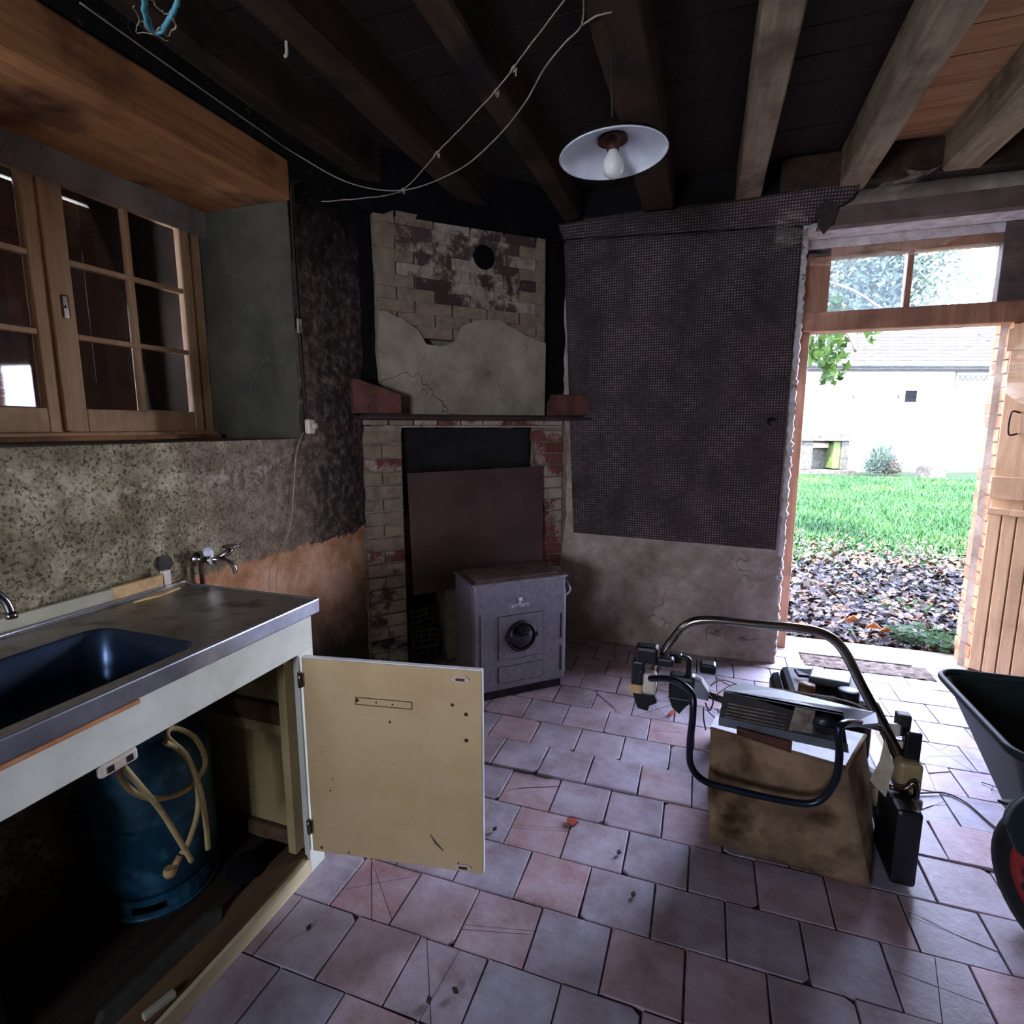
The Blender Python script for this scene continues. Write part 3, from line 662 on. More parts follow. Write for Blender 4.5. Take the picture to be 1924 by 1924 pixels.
b = MB().box((.46, .02, 0), (.92, .2, .455), .01).build('support_block', MT['mortar_dark'], fp)

# ------------------------------------------------------------------ stove
st = thing('stove', 'grey enamelled room heater with round window in front of the fireplace', 'stove', (-1.047, 2.423, 0), RD(42.5))
SW, SD, SH = .525, .30, .635
MB().box((.02, .015, 0), (SW-.02, SD-.01, .05)).build('plinth', MT['stove_dark'], st)
MB().box((0, 0, .045), (SW, SD, SH-.012), .022).build('body', MT['stove'], st)
MB().box((.006, -.006, .05), (SW-.006, .012, SH-.012), .008).build('front_panel', MT['stove'], st)
MB().box((-.004, -.008, SH-.02), (SW+.004, .006, SH-.008), .004).box((-.004, 0, SH-.02), (.008, SD, SH-.008), .003).box((SW-.008, 0, SH-.02), (SW+.004, SD, SH-.008), .003).build('top_trim', MT['rim'], st)
b = MB().box((.02, .02, SH-.014), (SW-.02, SD-.02, SH-.006))
for i in range(9): b.box((.03, .03+i*.027, SH-.006), (SW-.03, .046+i*.027, SH+.003))
b.build('top_grille', MT['stove_top'], st)
def recessed(x0, x1, z0, z1, nm):
    g = MB()
    for (a, c) in (((x0-.003, z0-.003), (x1+.003, z0)), ((x0-.003, z1), (x1+.003, z1+.003)), ((x0-.003, z0), (x0, z1)), ((x1, z0), (x1+.003, z1))):
        g.box((a[0], -.0068, a[1]), (c[0], -.004, c[1]))
    p = MB().box((x0, -.010, z0), (x1, -.004, z1), .002).build(nm, MT['stove'], st); g.build('gap', MT['stove_dark'], p)
    return p
dpn = recessed(.135, .385, .215, .445, 'fire_door'); recessed(.135, .385, .09, .175, 'ash_drawer')
MB().lathe([(.083, 0), (.083, .006), (.074, .012), (.07, .010)], 28, Matrix.Translation((.26, -.010, .33)) @ Matrix.Rotation(pi/2, 4, 'X')).box((.168, -.022, .318), (.182, -.01, .342), .002).box((.338, -.022, .318), (.352, -.01, .342), .002).build('window_ring', MT['stove_dark'], dpn)
MB().lathe([(.0, .022), (.03, .019), (.055, .012), (.07, .002)], 28, Matrix.Translation((.26, -.010, .33)) @ Matrix.Rotation(pi/2, 4, 'X')).build('round_glass', MT['blackglass'], dpn)
text('badge', 'airflam', .038, MT['badge'], st, (.255, -.0075, .497), (pi/2, 0, 0), .002)
MB().lathe([(.0, .004), (.011, .003), (.011, 0)], 12, Matrix.Translation((.255, -.007, .525)) @ Matrix.Rotation(pi/2, 4, 'X')).box((.252, -.010, .505), (.258, -.007, .52)).build('badge_emblem', MT['badge'], st)
b = MB()
for z0 in (.10, .28): b.box((.490, -.0085, z0), (.498, -.006, z0+.14), .002)
b.box((.035, -.0085, .06), (.038, -.006, .47)); b.build('slot', MT['stove_dark'], st)
b = MB().box((SW+.002, .02, .07), (SW+.012, SD-.05, SH-.09), .004).tube(smooth_path([(SW+.01, .03, .50), (SW+.035, .02, .53), (SW+.035, .06, .57), (SW+.01, .08, .56)], 4), .006, 6)
b.build('side_shield', MT['rim'], st)
# ------------------------------------------------------------------ woven mat on the wall
mt = thing('wall_mat', 'dark woven fibre mat hanging on the wall beside the doorway', 'mat', (-.24, YW-.03, 2.5))
def matp(px, py): return at(px, py, Y=YW-.03)-mt.location
b = MB(); P00, P10, P01, P11 = matp(1078, 1000), matp(1456, 1032), matp(1060, 452), matp(1508, 425); g = []
NU, NV = 60, 80
for i in range(NU+1):
    row = []
    for j in range(NV+1):
        a, c = i/NU, j/NV; p = (P00.lerp(P10, a)).lerp(P01.lerp(P11, a), c); p.y -= .008+.008*noise.noise(Vector((a*4, c*5, 0)))+.01*(1-c)*a
        row.append(b.bm.verts.new(p))
    g.append(row)
for i in range(NU):
    for j in range(NV):
        f = b.bm.faces.new([g[i][j], g[i+1][j], g[i+1][j+1], g[i][j+1]]); f.smooth = True
sheet = b.build('mat_sheet', MT['mat'], mt); md = sheet.modifiers.new('t', 'SOLIDIFY'); md.thickness = .004; md.offset = 0
b = MB(); g = []
for i in range(NU+1):
    a = i/NU; lo = matp(1060, 452).lerp(matp(1520, 424), min(1, a*1.2)) if a < .83 else matp(1520, 424).lerp(matp(1600, 376), (a-.83)/.17); hi = matp(1052, 428).lerp(matp(1614, 352), a)
    row = []
    for j in range(9):
        c = j/8; p = lo.lerp(hi, c); p.y -= .022+.03*c+.012*sin(a*9)*(c); row.append(b.bm.verts.new(p))
    g.append(row)
for i in range(NU):
    for j in range(8):
        f = b.bm.faces.new([g[i][j], g[i+1][j], g[i+1][j+1], g[i][j+1]]); f.smooth = True
fl = b.build('mat_fold', MT['mat'], mt); md = fl.modifiers.new('t', 'SOLIDIFY'); md.thickness = .004
MB().prism([(.0, 0, 0), (.04, 0, .05), (.06, 0, .13), (.0, 0, .17), (-.05, 0, .12), (-.03, 0, .05)], (0, .01, 0)).build('cloth_scrap', MT['cable_dark'], None, at(1548, 440, Y=YW-.08), (0, 0, 0))
tag(bpy.data.objects['cloth_scrap'], 'dark ragged scrap hanging from the mat fold above the doorway', 'scrap')
sk = thing('wall_switch', 'blackened round switch on a square block at the mat edge', 'switch', at(1450, 792, Y=YW-.052))
MB().box((-.032, 0, -.045), (.032, .035, .045), .004).build('backing_block', MT['mantel'], sk); MB().lathe([(.0, .03), (.018, .026), (.024, 0)], 16, Matrix.Rotation(pi/2, 4, 'X')).build('switch_cap', MT['black_plastic'], sk)

# ------------------------------------------------------------------ sink cupboard
XF = -1.11; YE = 1.33; ZC = .873
cb = thing('sink_cupboard', 'cream painted sink cupboard with its door wide open', 'cupboard', (-1.4, .6, 0))
def cbx(name, m, a, b_, bev=.003, par=cb): return MB().box(Vector(a)-Vector((-1.4, .6, 0)), Vector(b_)-Vector((-1.4, .6, 0)), bev).build(name, m, par)
sp = cbx('side_panel', MT['inside_cream'], (-1.66, YE-.030, .0), (XF-.022, YE-.008, .828))
cbx('batten', MT['inside_cream'], (-1.62, YE-.052, .44), (-1.17, YE-.031, .475), .003, sp)
cbx('batten', MT['rail_brown'], (-1.62, YE-.050, .476), (-1.16, YE-.031, .54), .003, sp)
cbx('batten', MT['rail_brown'], (-1.64, YE-.05, .06), (-1.15, YE-.031, .11), .003, sp)
cbx('apron', MT['white_paint'], (XF-.02, -1.0, .728), (XF, YE-.001, .83), .002)
cbx('stile', MT['white_paint'], (XF-.021, 1.262, .0), (XF-.001, YE, .728), .002)
cbx('stile', MT['inside_cream'], (XF-.05, 1.225, .09), (XF-.0215, 1.27, .728), .002)
MB().prism([(XF-.06+1.4, -1.6, 0), (XF+1.4, -1.6, 0), (XF+1.4, YE-.07-.6, 0), (XF-.06+1.4, YE-.07-.6, 0)], (0, 0, .052), bev=.002).build('kick_rail', MT['rail_cream'], cb)
cbx('rail_top', MT['rail_brown'], (XF-.10, -1.0, .045), (XF-.012, YE-.055, .062), .002)
fl_ = cbx('cupboard_floor', MT['cup_floor'], (-1.67, -1.0, .018), (XF-.061, YE-.031, .04), 0)
b = MB()
ct = cbx('catch', MT['white_plastic'], (XF-.012, .685, .700), (XF+.004, .765, .728), .006)
MB().box((XF+1.4+.0035, .70-.6, .707), (XF+1.4+.006, .712-.6, .72)).box((XF+1.4+.0035, .74-.6, .707), (XF+1.4+.006, .752-.6, .72)).build('catch_slot', MT['black_plastic'], ct)
cbx('strike', MT['black_plastic'], (XF-.11, YE-.045, .65), (XF-.07, YE-.03, .675), .004)
cbx('wood_strip', MT['strip_orange'], (XF-.002, -.2, .819), (XF+.006, .78, .829), .002)
# open door
dv = Vector((-.56, 1.36, 0))-Vector((-1.118, 1.268, 0)); dl = dv.length
dd = bpy.data.objects.new('cupboard_door', None); COL.objects.link(dd); dd.parent = cb; dd.location = Vector((-1.098, 1.262, 0))-Vector((-1.4, .6, 0)); dd.rotation_euler = (0, 0, math.atan2(dv.y, dv.x))
MB().box((0, 0, .085), (.545, .004, .722), .001).build('inner_face', MT['door_cream'], dd)
MB().box((-.001, .0035, .083), (.548, .020, .725), .003).build('edge_band', MT['white_edge_paint'], dd)
def plate(x, z): 
    p = MB().prism([(x-.028+.01, -.004, z-.009), (x+.018, -.004, z-.009), (x+.028, -.004, z), (x+.018, -.004, z+.009), (x-.018, -.004, z+.009), (x-.028, -.004, z)], (0, .004, 0), bev=.001).build('catch_plate', MT['white_plastic'], dd)
    MB().box((x-.013, -.006, z-.004), (x+.013, -.003, z+.004)).build('plate_slot', MT['rust'], p)
plate(.485, .695); plate(.485, .10)
MB().box((.165, -.002, .612), (.34, -.0002, .614)).box((.165, -.002, .590), (.34, -.0002, .592)).box((.165, -.0015, .592), (.168, -.0002, .612)).box((.338, -.0015, .592), (.341, -.0002, .612)).build('shelf_mark', MT['rail_brown'], dd)
b = MB()
for x, z, r in ((.17, .604, .006), (.23, .602, .003), (.28, .600, .003), (.27, .545, .004), (.46, .615, .005), (.5, .59, .006), (.5, .51, .006), (.03, .10, .005), (.12, .095, .003), (.08, .34, .002), (.07, .30, .0025), (.47, .11, .003)):
    b.lathe([(0, .0012), (r, .001), (r, 0)], 8, Matrix.Translation((x, 0, z)) @ Matrix.Rotation(pi/2, 4, 'X'))
b.build('screw_hole', MT['rust'], dd); b = MB()
MB().tube([(.385, -.001, .195), (.40, -.001, .17), (.425, -.001, .145)], [.001, .0035, .001], 6).build('scratch', MT['beam_grey'], dd)
for z in (.17, .655):
    MB().box((-.014, -.006, z-.022), (.006, .003, z+.022), .002).lathe([(.006, -.024), (.006, .024)], 10, Matrix.Translation((-.006, -.004, z)), True, True).build('hinge', MT['chrome_old'], dd)
# worktop with basin
wt = thing('sink', 'stained steel sink top with deep basin coloured by sky reflection', 'sink', (-1.4, .6, 0))
def ring_pts(x0, x1, y0, y1, r, n=8):
    out = []
    for cx_, cy_, a0 in ((x1-r, y1-r, 0), (x0+r, y1-r, pi/2), (x0+r, y0+r, pi), (x1-r, y0+r, 3*pi/2)):
        for k in range(n+1): a = a0+pi/2*k/n; out.append((cx_+r*cos(a), cy_+r*sin(a)))
    return out
bx = (-1.50, -1.145, .50, .975); inner = ring_pts(*bx, .05); ox0, ox1, oy0, oy1 = -1.655, XF+.001, -1.0, 1.352
cxm, cym = (bx[0]+bx[1])/2, (bx[2]+bx[3])/2
b = MB()
V = lambda x, y_, z: b.bm.verts.new((x+1.4, y_-.6, z))
iv = [V(x, y_, ZC) for x, y_ in inner]; ov = []
for x, y_ in inner:
    dx, dy = x-cxm, y_-cym; tx = ((ox1-cxm) if dx > 0 else (ox0-cxm))/dx if dx else 1e9; ty = ((oy1-cym) if dy > 0 else (oy0-cym))/dy if dy else 1e9; t_ = min(tx, ty); ov.append([cxm+dx*t_, cym+dy*t_])
# make the outer corners exact
for cx_, cy_ in ((ox1, oy1), (ox0, oy1), (ox0, oy0), (ox1, oy0)):
    k = min(range(len(ov)), key=lambda i: (ov[i][0]-cx_)**2+(ov[i][1]-cy_)**2); ov[k] = [cx_, cy_]
ovv = [V(x, y_, ZC) for x, y_ in ov]; N_ = len(iv)
for k in range(N_): b.bm.faces.new([iv[k], ovv[k], ovv[(k+1) % N_], iv[(k+1) % N_]])
b.build('worktop', MT['steel'], wt)
cb2 = lambda nm, m, a, c, bev=.003: MB().box(Vector(a)-Vector((-1.4, .6, 0)), Vector(c)-Vector((-1.4, .6, 0)), bev).build(nm, m, wt)
cb2('front_lip', MT['steel_edge'], (XF-.006, -1.0, .831), (XF+.008, 1.362, ZC+.003), .004)
cb2('end_lip', MT['steel_edge'], (-1.655, 1.352, .835), (XF+.006, 1.362, ZC+.003), .003)
cb2('back_lip', MT['steel'], (-1.662, -1.0, ZC-.02), (-1.645, 1.36, ZC+.010), .003)
b = MB(); lv = []
for z, sh, r in ((ZC, 0, .05), (ZC-.006, .006, .048), (ZC-.10, .016, .05), (ZC-.165, .03, .05), (ZC-.18, .05, .05), (ZC-.184, .12, .03)):
    lv.append([V(x, y_, z) for x, y_ in ring_pts(bx[0]+sh, bx[1]-sh, bx[2]+sh, bx[3]-sh, r)])
for A, B in zip(lv, lv[1:]):
    for k in range(N_): f = b.bm.faces.new([A[k], A[(k+1) % N_], B[(k+1) % N_], B[k]]); f.smooth = True
b.bm.faces.new(lv[-1]); b.build('basin', MT['basin'], wt)
MB().lathe([(.0, .002), (.03, .002), (.034, 0)], 20, Matrix.Translation((-1.33+1.4, .62-.6, ZC-.183))).build('drain', MT['chrome_old'], wt)
# upstand strip along the wall
us = thing('upstand_strip', 'peeling painted wooden strip along the back of the sink top', 'strip', (-1.66, .3, ZC+.01))
MB().box((-.012, -1.3, -.008), (.006, .88, .036), .003).build('painted_strip', MT['strip_wood'], us)
MB().box((-.011, .82, -.007), (.008, .985, .038), .004).build('bare_end', MT['strip_pale'], us)
MB().box((-.010, .987, -.006), (.009, 1.012, .048), .002).build('end_stop', MT['white_plastic'], us)
MB().tube([(.016, -1.0, -.004), (.018, .2, -.003), (.017, .98, -.002)], .005, 6).build('thin_pipe', MT['rim'], us)
MB().box((-.0, .46, -.006), (.03, .51, .012), .006).build('pipe_clip', MT['strip_wood'], us)
sv = MB().prism([(-1.60, 1.14, ZC), (-1.585, 1.22, ZC), (-1.60, 1.30, ZC), (-1.615, 1.29, ZC), (-1.612, 1.18, ZC)], (0, 0, .006), bev=.0015).build('wood_splinter', MT['strip_pale']); tag(sv, 'pale wood splinter lying at the back corner of the sink top', 'splinter')
# taps
tp = thing('wall_tap', 'old chrome tap with curved spout on the wall beyond the sink', 'tap', (XL, 1.46, .93))
MB().lathe([(.028, 0), (.028, .008), (.013, .014), (.012, .05), (.017, .052), (.017, .07)], 16, rot_to((1, 0, 0)), True, True).build('body', MT['chrome'], tp)
MB().tube(smooth_path([(.05, 0, 0), (.075, .01, .002), (.10, .03, -.005), (.115, .045, -.03), (.118, .048, -.055)], 5), [.010]*10+[.009]*11, 10).build('spout', MT['chrome'], tp)
MB().tube([(.07, .01, .0), (.095, .045, .02), (.10, .055, .035)], [.009, .012, .014], 10).box((.075, .035, .035), (.125, .075, .047), .005).build('cross_handle', MT['chrome_old'], tp)
MB().lathe([(.0, .03), (.014, .026), (.019, .012), (.016, 0)], 14, Matrix.Translation((.06, -.005, .018)), False, False).build('knob', MT['enamel_white'], tp)
MB().tube([(.02, -.005, -.01), (.02, -.007, -.09)], .008, 8).build('pipe', MT['rust'], tp)
sp2 = thing('swan_tap', 'chrome tap spout at the left edge above the basin', 'tap', (XL+.02, .72, 1.0))
MB().lathe([(.025, 0), (.025, .01), (.012, .016), (.012, .03)], 14, rot_to((1, 0, 0)), True, True).build('flange', MT['chrome'], sp2)
MB().tube(smooth_path([(.02, 0, 0), (.04, .02, .02), (.065, .075, .018), (.08, .105, -.02), (.085, .112, -.055)], 5), .010, 10).lathe([(.013, 0), (.013, .014)], 12, Matrix.Translation((.085, .112, -.068)), True, True).build('spout', MT['chrome'], sp2)
hl = MB().lathe([(0, .001), (.020, .002), (.027, 0)], 16, Matrix.Translation((XL+.006, 1.33, .945)) @ rot_to((1, 0, 0))).build('pipe_hole', MT['cable_dark'], wl_)
# gas cylinders and hose
def cylinder(name, label, x, y_, m, grp=None):
    o = thing(name, label, 'gas cylinder', (x, y_, .04), 0, grp)
    MB().lathe([(.10, .045), (.135, .055), (.152, .08), (.155, .12), (.155, .27), (.157, .275), (.157, .285), (.155, .29), (.155, .42), (.145, .46), (.115, .50), (.06, .525), (.02, .53)], 32, None, True, True).build('body', m, o)
    b = MB(); n = 32
    for k in range(n):
        a0, a1 = 2*pi*k/n, 2*pi*(k+1)/n; slot = k % 6 in (2, 3, 4)
        for (z0, z1) in (((0, .018), (.042, .062)) if slot else ((0, .062),)):
            b.prism([(.142*cos(a0), .142*sin(a0), z0), (.142*cos(a1), .142*sin(a1), z0), (.148*cos(a1), .148*sin(a1), z0), (.148*cos(a0), .148*sin(a0), z0)], (0, 0, z1-z0))
    b.lathe([(.142, .002), (.153, -.0), (.153, .008), (.142, .01)], 32).build('foot_ring', m, o)
    b = MB().lathe([(.105, .495), (.105, .57), (.108, .575), (.111, .57), (.111, .495)], n)
    b.build('collar', m, o); MB().lathe([(.02, .525), (.02, .55), (.03, .552), (.03, .565), (.01, .567)], 14, None, False, True).build('valve', MT['rust'], o)
    return o
cylinder('gas_cylinder', 'scuffed dark blue gas cylinder with cream hose inside the sink cupboard', -1.49, 1.06, MT['bottle'])
cylinder('gas_cylinder', 'dusty green-blue gas cylinder at the left edge inside the sink cupboard', -1.52, .50, MT['bottle_green'])
hs = thing('gas_hose', 'loosely coiled cream rubber hose hanging over the blue gas cylinder', 'hose', (-1.4, .985, .3))
HX = -1.22
def hp(px, py, x=HX): return at(px, py, X=x)-hs.location
h1 = smooth_path([hp(310, 1395, -1.2), hp(345, 1415), hp(368, 1460), hp(372, 1520, -1.21), hp(355, 1580, -1.2), hp(340, 1605, -1.2)], 6)
h2 = smooth_path([hp(232, 1440, -1.19), hp(262, 1475, -1.18), hp(300, 1520, -1.18), hp(335, 1575, -1.17), hp(360, 1618, -1.17)], 6)
h3 = smooth_path([hp(218, 1438, -1.2), hp(240, 1480, -1.2), hp(285, 1500, -1.21), hp(335, 1492, -1.22), hp(370, 1465, -1.24), hp(386, 1430, -1.25), hp(365, 1385, -1.25), hp(325, 1368, -1.25), hp(315, 1385, -1.23), hp(350, 1420, -1.2), hp(375, 1480, -1.19), hp(386, 1540, -1.19), hp(391, 1595, -1.19)], 6)
for i, h in enumerate((h1, h2, h3)):
    MB().tube(h, .0068, 8).build('hose_loop', MT['hose'], hs)
MB().tube([hp(338, 1608, -1.2), hp(322, 1640, -1.2)], .008, 8).lathe([(.012, 0), (.016, .01), (.012, .022)], 10, Matrix.Translation(hp(320, 1645, -1.2)), True, True).build('brass_fitting', MT['strip_pale'], hs)
pk = MB().prism([at(420, 1690, Z=.09), at(418, 1745, Z=.05), at(170, 1990, Z=.05), at(195, 1900, Z=.09)], (-.022, 0, -.008), bev=.003).build('loose_plank', MT['stone']); tag(pk, 'dusty grey plank lying on the cupboard floor', 'plank')
ch = MB().box((-.008, -.035, 0), (.008, .035, .016), .003).build('wood_chip', MT['strip_wood'], None, at(300, 1893, Z=.062), (0, 0, -.25)); tag(ch, 'small stained wood offcut on the cupboard bottom rail', 'offcut')
dv_ = thing('rubbish_lump', 'dark grimy lump beside the blue gas cylinder in the cupboard', 'rubbish', (-1.26, 1.16, .041), .5)
MB().lathe([(.0, 0), (.05, .002), (.06, .02), (.045, .045), (.02, .055), (0, .056)], 10).build('lump', MT['soot'], dv_)

# ------------------------------------------------------------------ pendant lamp, cords, twine
lc = Vector((-.325, 1.92, 2.255))
lp = thing('pendant_lamp', 'white enamel cone pendant lamp with a bare bulb', 'lamp', lc)
lp.rotation_euler = (0, -.05, 0)
MB().lathe([(.166, 0), (.160, .012), (.09, .034), (.045, .050)], 40).build('shade_inside', MT['enamel_white'], lp)
sh_ = MB().lathe([(.170, .002), (.163, .016), (.09, .039), (.045, .056), (.03, .07), (.022, .10), (.0, .105)], 40).build('shade_back', MT['enamel_black'], lp)
MB().lathe([(.170, .002), (.172, 0), (.170, -.003), (.166, -.002), (.166, .0)], 40).build('shade_rim', MT['enamel_white'], lp)
MB().lathe([(.045, .048), (.048, .040), (.04, .044), (.02, .050), (.02, .015), (.016, .012)], 24).build('gallery', MT['rust'], lp)
MB().lathe([(.0, -.070), (.016, -.067), (.029, -.055), (.034, -.035), (.029, -.012), (.016, .008), (.013, .02)], 20).build('bulb', MT['bulb'], lp)
MB().tube([(0, 0, .10), (0, 0, .345)], .003, 6).build('cord', MT['cable_dark'], lp)
def hair(path, r0, jit, seed):
    r = random.Random(seed); return [p+Vector((r.uniform(-jit, jit), r.uniform(-jit, jit), r.uniform(-jit, jit))) for p in path]
a = Vector((XL+.01, 2.25, 2.40)); q = at(755, 357, Z=2.44); c = at(930, 172, Z=2.52); e = at(1068, -10, Z=2.598)
tw = thing('clothes_line', 'taut hairy string line strung under the dark joists', 'string', a)
pth = smooth_path([x-a for x in (a, a.lerp(q, .5)+Vector((0, 0, -.01)), q, q.lerp(c, .5), c, c.lerp(e, .5), e)], 8)
MB().tube(hair(pth, 0, .0012, 1), .0024, 5).build('line', MT['string'], tw)
for k in (2.0, 2.9, 4.0, 4.5):
    p = pth[int(k*8)]; MB().tube(hair(smooth_path([p+Vector((-.008, -.006, -.012)), p+Vector((.006, 0, .008)), p+Vector((.0, .006, -.008)), p+Vector((.01, .008, .004)), p+Vector((.004, .012, -.014))], 3), 0, .002, int(k*9)), .003, 5).build('knot', MT['string'], tw)
cpt = [at(150, 5, X=XL+.03), at(330, 133, X=XL+.03), at(480, 238, X=XL+.02), at(560, 292, X=XL+.02), at(660, 345, Z=2.42), at(760, 357, Z=2.425), at(860, 320, Z=2.44), at(930, 262, Z=2.47), at(985, 195, Z=2.50), at(1022, 130, Z=2.53), at(1060, 82, Z=2.56), at(1092, 48, Z=2.59), at(1097, -5, Z=2.595)]
cd = thing('slack_cable', 'thin pale cable drooping in a long curve under the joists', 'cable', cpt[0])
MB().tube(smooth_path([p-cpt[0] for p in cpt], 8), .0026, 6).build('cable_run', MT['cable_white'], cd)
MB().tube([at(1092, 48, Z=2.59)-cpt[0], at(1120, 30, Z=2.592)-cpt[0], at(1150, 22, Z=2.597)-cpt[0]], .003, 5).build('branch', MT['cable_white'], cd)
bt = thing('blue_twine', 'knotted loop of frayed blue twine hanging from the ceiling', 'twine', at(295, 0, Z=2.55))
L0 = bt.location; T = lambda x, y_: at(x, y_, Z=2.42).lerp(at(x, y_, Z=2.5), .5)-L0
bp_ = smooth_path([T(268, -60), T(270, 0), T(272, 30), T(282, 55), T(298, 62), T(315, 40), T(328, 18), T(335, -10), T(338, -60)], 5)
MB().tube(hair(bp_, 0, .002, 3), .006, 6).tube(hair([v+Vector((.008, 0, .004)) for v in bp_], 0, .004, 4), .004, 5).build('twine_loop', MT['blue_twine'], bt)
MB().tube(hair(smooth_path([T(265, 40), T(285, 62), T(300, 50), T(310, 66), T(330, 52), T(322, 30), T(300, 20), T(286, 0)], 4), 0, .004, 5), .0022, 5).tube(hair(smooth_path([T(250, 10), T(262, 40), T(255, 60), T(290, 66), T(318, 78)], 4), 0, .003, 6), .0015, 4).build('frayed_ends', MT['string'], bt)
hk = thing('ceiling_hook', 'small pale plastic hook on the dark ceiling joist', 'hook', at(538, 66, Z=2.62))
MB().tube(smooth_path([(.01, 0, .0), (0, 0, .0), (0, -.002, -.02), (0, -.004, -.055), (-.008, -.004, -.062)], 4), .0055, 6).build('hook_body', MT['white_plastic'], hk)
# wall cable, switch and thin wire
sw = thing('pull_switch', 'yellowed plastic light switch on the sooty wall beside the window recess', 'switch', (XL, 2.085, 1.40))
MB().box((0, -.022, -.035), (.026, .022, .03), .007).build('switch_box', MT['white_plastic'], sw); MB().lathe([(.014, 0), (.014, .012), (.01, .016)], 12, Matrix.Translation((.022, .012, .0)) @ rot_to((1, 0, 0)), False, True).build('rocker', MT['white_plastic'], sw)
wc = thing('wall_conduit', 'pair of dark cables clipped down the wall edge to the switch', 'cable', (XL+.006, 2.06, 2.36))
for dy in (0, .012):
    MB().tube(smooth_path([(.0, .07-dy, .08), (.0, .02-dy, .05), (.002, .005-dy, -.02), (0, .006-dy, -.3), (.003, .008-dy, -.6), (0, .018-dy*.5, -.93)], 5), .004, 6).build('cable_run', MT['cable_dark'], wc)
MB().box((-.004, -.012, -.56), (.006, .012, -.50), .002).build('clip', MT['cable_white'], wc)
wr = thing('thin_wire', 'thin pale wire drooping from the switch down to the sink', 'wire', (XL+.01, 2.07, 1.37))
MB().tube(smooth_path([at(x, y_, X=XL+.012)-wr.location for x, y_ in ((570, 812), (557, 850), (552, 920), (545, 990), (527, 1045), (519, 1090), (522, 1130))], 6), .0016, 5).build('wire_run', MT['hose'], wr)

# ------------------------------------------------------------------ lawnmower
mw = thing('lawnmower', 'old petrol lawnmower with stained canvas grass bag, in the doorway light', 'lawnmower', (.35, 2.0, 0))
O = mw.location
def mp(px, py, Y): return at(px, py, Y=Y)-O
def mbox(name, m, a, b_, bev=.006, par=mw): return MB().box(Vector(a)-O, Vector(b_)-O, bev).build(name, m, par)
# bag: sagging canvas box
b = MB(); BL, BR, TR, TL = mp(1332, 1583, 1.75), mp(1636, 1672, 1.75), mp(1590, 1442, 1.76), mp(1335, 1368, 1.78)
BL.z = max(BL.z, .008); BR.z = max(BR.z, .008)
D = Vector((.03, .27, 0)); nb = 22
def face(a0, a1, a2, a3, out, amp, sag=0):
    g = []
    for i in range(nb+1):
        row = []
        for j in range(nb+1):
            u, v = i/nb, j/nb; p = a0.lerp(a1, u).lerp(a3.lerp(a2, u), v)
            k = 16*u*(1-u)*v*(1-v); p = p+out*(k*.02+amp*noise.noise((p+O)*7)*min(1, k*3))+Vector((0, 0, -sag*k)); row.append(b.bm.verts.new(p))
        g.append(row)
    for i in range(nb):
        for j in range(nb): f = b.bm.faces.new([g[i][j], g[i+1][j], g[i+1][j+1], g[i][j+1]]); f.smooth = True
TRb, TLb = mp(1660, 1442, 1.98), TL+Vector((.04, .22, -.02)); TRb = TR+Vector((.10, .22, .0)); BRb, BLb = BR+Vector((.07, .25, 0)), BL+Vector((.04, .25, 0)); BRb.z = BLb.z = .01
UP = Vector((0, 0, 1)); face(BL, BR, TR, TL, Vector((0, -1, 0)), .012); face(BR, BRb, TRb, TR, Vector((1, 0, 0)), .01); face(BLb, BL, TL, TLb, Vector((-1, 0, 0)), .01); face(BRb, BLb, TLb, TRb, Vector((0, 1, 0)), .01); face(BL, BR, BRb, BLb, Vector((0, 0, 0)), 0)
bmesh.ops.remove_doubles(b.bm, verts=b.bm.verts, dist=.0004); b.build('grass_bag', MT['bag'], mw)
b = MB(); e0 = Vector((0, 0, .004)); face(TL+e0, TR+e0, TRb+e0, TLb+e0, UP, .01, .03); b.build('bag_top', MT['bag_white'], mw)
MB().tube([TL, TR], .006, 6).tube([TR, TRb], .006, 6).build('bag_seam', MT['bag'], mw)
# U-shaped frame bar in front of the bag
YU = 1.66
U = [mp(1222, 1275, 1.80), mp(1262, 1277, 1.72), mp(1298, 1300, 1.68)]+[mp(x, y_, YU) for x, y_ in ((1302, 1340), (1296, 1400), (1299, 1440), (1325, 1468), (1380, 1484), (1450, 1500), (1515, 1510), (1548, 1498), (1570, 1465), (1577, 1420), (1575, 1375))]+[mp(1585, 1360, 1.68), mp(1610, 1358, 1.76), mp(1655, 1368, 1.9)]
MB().tube(smooth_path(U, 5), .0105, 12).build('bag_frame', MT['black_metal'], mw)
# chrome handlebar
HB = [mp(1212, 1300, 1.92), mp(1240, 1238, 1.94), mp(1262, 1205, 1.95), mp(1290, 1174, 1.95), mp(1330, 1165, 1.95), mp(1420, 1173, 1.95), mp(1500, 1180, 1.95), mp(1550, 1192, 1.95), mp(1585, 1222, 1.95), mp(1620, 1290, 1.95), mp(1650, 1345, 1.96), mp(1680, 1400, 1.97), mp(1690, 1425, 1.98)]
MB().tube(smooth_path(HB, 6), .0155, 14).build('handlebar', MT['chrome_old'], mw)
MB().tube([mp(1640, 1325, 1.965), mp(1690, 1425, 1.98)], .019, 12).build('sleeve', MT['beam_grey'], mw)
